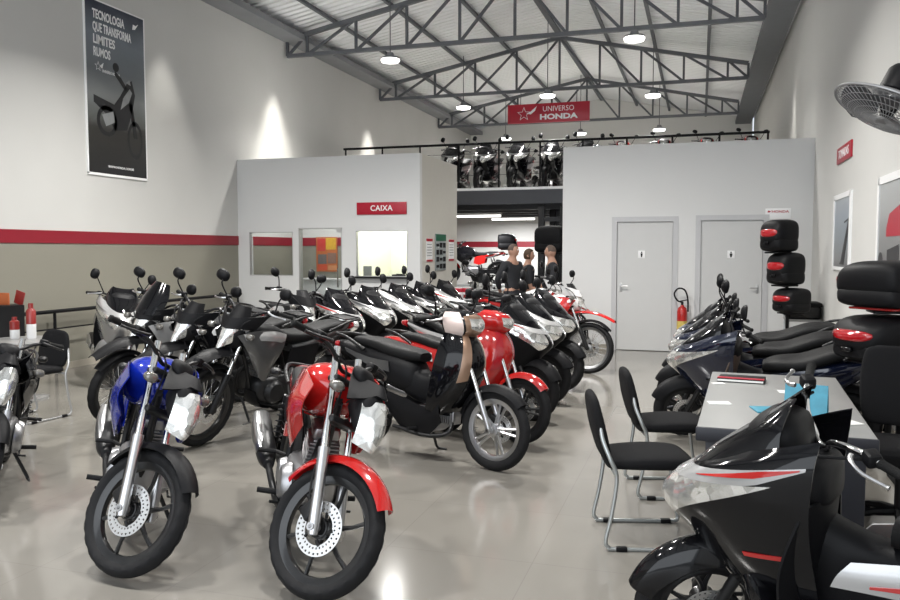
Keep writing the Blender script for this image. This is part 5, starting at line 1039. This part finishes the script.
M['skin'] = mat('skin', (.42, .24, .17), .55, var=.06); M['shirt'] = mat('dark_jersey', (.022, .023, .027), .85, var=.15, bump=.2, bscale=80)
M['trousers'] = mat('dark_trousers', (.018, .019, .024), .85, var=.15); M['shoe'] = mat('shoe', (.05, .05, .055), .5, var=.1); M['hair'] = mat('brown_hair', (.075, .042, .022), .6, bump=.4, bscale=120); M['grey_hair'] = mat('thin_hair', (.10, .07, .055), .7, bump=.2, bscale=150)
def skinned(verts, edges, rad, sub=2, root=0):
    me = bpy.data.meshes.new('s'); me.from_pydata(verts, edges, []); o = bpy.data.objects.new('s', me); COL.objects.link(o)
    md = o.modifiers.new('skin', 'SKIN'); md.use_smooth_shade = True
    for i, r in enumerate(rad): d = me.skin_vertices[0].data[i]; d.radius = r if hasattr(r, '__len__') else (r, r); d.use_root = (i == root)
    sm = o.modifiers.new('sub', 'SUBSURF'); sm.levels = sub; sm.render_levels = sub
    dg = bpy.context.evaluated_depsgraph_get(); dg.update(); out = bpy.data.meshes.new_from_object(o.evaluated_get(dg)); bpy.data.objects.remove(o)
    for q in out.polygons: q.use_smooth = True
    out.materials.clear(); return out
def person(lb, loc, rz, H=1.72, arms=None, hair='grey_hair', female=False, turn=0., white_arm=False):
    t = thing('person', lb, 'person', loc, rz, 'people talking in the passage'); k = H/1.72; t.scale = (k, k, k)
    sw = .17 if female else .195; hp = .085
    arms = arms or ((.20, -.02, 1.12), (.05, -.22, 1.02))        # offsets are worked out below
    V = [(0, 0, .93), (0, 0, 1.06), (0, .01, 1.22), (0, .015, 1.38), (0, .01, 1.47), (0, -.01, 1.53), (0, -.02, 1.585), (0, -.02, 1.64)]; Rr = [(.155, .11), (.14, .10), (.15, .11), (.16, .105), (.075, .07), (.052, .055), (.07, .085), (.065, .08)]
    E = [(i, i+1) for i in range(7)]
    def chain(start, pts, rs):
        prev = start
        for q, r in zip(pts, rs): V.append(q); Rr.append(r); E.append((prev, len(V)-1)); prev = len(V)-1
        return prev
    hands = []
    for s, (el, ha) in zip((1, -1), arms):
        sh = (s*sw, .01, 1.40)
        i = chain(3, [sh, tuple((np.array(sh)+np.array(el))/2), el, tuple((np.array(el)+np.array(ha))/2), ha], [.06, .052, .043, .038, .028])
        d = np.array(ha)-np.array(el); d /= np.linalg.norm(d); pal = np.array(ha)+d*.05
        j = chain(i, [tuple(pal)], [(.036, .02)]); n = np.cross(d, (0, 1, .2)); n /= np.linalg.norm(n)
        for q, L in zip((-.027, -.009, .009, .027), (.062, .076, .072, .055)):
            b = pal+n*q+d*.035; chain(j, [tuple(b), tuple(b+d*L*.5+np.array([0, -.006, 0])), tuple(b+d*L+np.array([0, -.02, -.005]))], [.010, .009, .007])
        b = pal-n*s*.03; chain(j, [tuple(b+d*.005), tuple(b-n*s*.018+d*.035)], [.011, .008])
        hands.append(ha)
    for s in (1, -1):
        i = chain(0, [(s*hp, 0, .86), (s*(hp+.008), .0, .68), (s*(hp+.01), -.01, .48), (s*(hp+.012), .012, .30), (s*(hp+.012), .02, .10)], [.095, .082, .058, .054, .038]); chain(i, [(s*(hp+.014), -.02, .045), (s*(hp+.02), -.11, .035)], [.036, .03])
    body = skinned(V, E, Rr); bo = obj('body', body, 'skin', t)
    # head: shaped ball with brow, nose, chin
    hd = P(); rings = []
    for a in np.linspace(-PI/2, PI/2, 15):
        z = math.sin(a); w = math.cos(a); ring = []
        for th in np.linspace(0, 2*PI, 24, endpoint=False):
            x, y = math.cos(th)*w, math.sin(th)*w; fr = max(0, -y)
            jaw = 1-.22*max(0, -z)**1.3; y2 = y*(.98 if y > 0 else .95)
            if fr > .6 and -.45 < z < .15: y2 -= .13*max(0, 1-abs(x)*6)*(1-abs(z+.15)/.35 if abs(z+.15) < .35 else 0)
            if fr > .5 and .08 < z < .3: y2 += .05*max(0, 1-abs(abs(x)-.35)*4)
            ring.append((x*.077*jaw, -.02+y2*.098, 1.625+z*.115))
        rings.append(ring)
    hd.add(*loft(rings)); 
    for s in (1, -1): hd.add(*hull([(-.008, 1.62, .012, .028, 2.2, s*.0)], 8, 1)) if False else hd.add(*[(lambda v, f: ([(p[0]+s*.078, p[1]-.005, p[2]+1.615) for p in v], f))(*lathe([(0, -.004), (.018, -.006), (.026, .0), (.018, .006), (0, .004)], axis='x', n=12))][0])
    Mh = Matrix.Translation((0, -.02, 0)) @ Matrix.Rotation(turn, 4, 'Z') @ Matrix.Translation((0, .02, 0))
    h = obj('head', hd.xf(Mh), 'skin', t)
    ey = P()
    for s in (1, -1): ey.add(*[(lambda v, f: ([(p[0]+s*.029, p[1]-.108, p[2]+1.64) for p in v], f))(*lathe([(0, -.006), (.011, -.003), (.012, .0), (0, .004)], axis='y', n=10))][0])
    obj('eye', ey.xf(Mh), 'white_ink', h); obj('mouth', mk(box((0, -.107, 1.565), (.045, .008, .008), .003)).xf(Mh), 'bottle_red', h)
    hr = P(); rings = []
    z0 = -.55 if female else -.05
    for a in np.linspace(R_(-38) if female else R_(2), PI/2, 10):
        ring = []
        for th in np.linspace(0, 2*PI, 24, endpoint=False):
            x, y = math.cos(th), math.sin(th); w = math.cos(a); e = 1.10 if female else 1.035; aa = a
            if y < -.35: aa = max(a, R_(40)); w = math.cos(aa)
            ring.append((x*w*.077*e, -.018+y*w*.098*e, 1.627+math.sin(aa)*.115*(1.07 if female else 1.02)))
        rings.append(ring)
    hr.add(*loft(rings)); obj('hair', hr.xf(Mh), hair, h)
    # clothes: the same skeleton a little thicker
    T = [0, 1, 2, 3, 4]; cv = [V[i] for i in T]; cr = [tuple(np.array(Rr[i])*1.10+.008) for i in T[:4]]+[.088]; ce = [(0, 1), (1, 2), (2, 3), (3, 4)]
    for s, (el, ha) in zip((1, -1), arms):
        sh = np.array((s*sw, .01, 1.40)); pts = [sh, (sh+np.array(el))/2, np.array(el), np.array(el)*.1+np.array(ha)*.9 if not female else np.array(el)*.9+np.array(ha)*.1]; prev = 3
        for q, r in zip(pts, (.072, .064, .056, .042)): cv.append(tuple(q)); cr.append(r); ce.append((prev, len(cv)-1)); prev = len(cv)-1
    obj('jacket', skinned(cv, ce, cr), 'shirt', t)
    cv = [(0, 0, 1.02), (0, 0, .93)]; cr = [(.155, .118), (.17, .125)]; ce = [(0, 1)]
    for s in (1, -1):
        prev = 1
        for q, r in (((s*hp, 0, .86), .104), ((s*(hp+.008), 0, .68), .093), ((s*(hp+.01), -.01, .48), .072), ((s*(hp+.012), .012, .30), .068), ((s*(hp+.012), .02, .09), .062)): cv.append(q); cr.append(r); ce.append((prev, len(cv)-1)); prev = len(cv)-1
    obj('trousers', skinned(cv, ce, cr, root=1), 'trousers', t)
    for s in (1, -1):
        q = mk(hull([(-.10, .05, .03, .035, 2.6), (-.06, .055, .045, .05, 2.8), (.05, .05, .05, .045, 2.8), (.13, .04, .045, .034, 2.6), (.16, .035, .02, .02, 2.4)], 16, 3)); q.xf(Matrix.Translation((s*(hp+.013), 0, .004)) @ Matrix.Rotation(-PI/2, 4, 'Z')); obj('shoe', q, 'shoe', t)
    if white_arm: obj('sleeve_patch', mk(box((-.235, -.0, 1.22), (.02, .05, .14), .008)), 'white_ink', t)
    return t
person('person in dark jacket with arms behind, bald head, leftmost of the three', (-2.98, 13.05, 0), R_(68), 1.70, (((.25, .13, 1.15), (.10, .19, .96)), ((-.25, .13, 1.15), (-.10, .19, .96))), turn=.2)
person('person with chin-length light brown hair in dark top, middle of the three', (-2.86, 13.75, 0), R_(115), 1.62, (((.21, .03, 1.12), (.17, -.17, 1.04)), ((-.21, .02, 1.12), (-.20, -.05, .88))), hair='hair', female=True, turn=-.3)
person('person in dark shirt with white sleeve patch, rightmost of the three', (-2.36, 13.25, 0), R_(-75), 1.68, (((.24, .0, 1.14), (.16, -.2, 1.05)), ((-.25, .02, 1.13), (-.20, -.18, 1.0))), turn=-.25, white_arm=True)
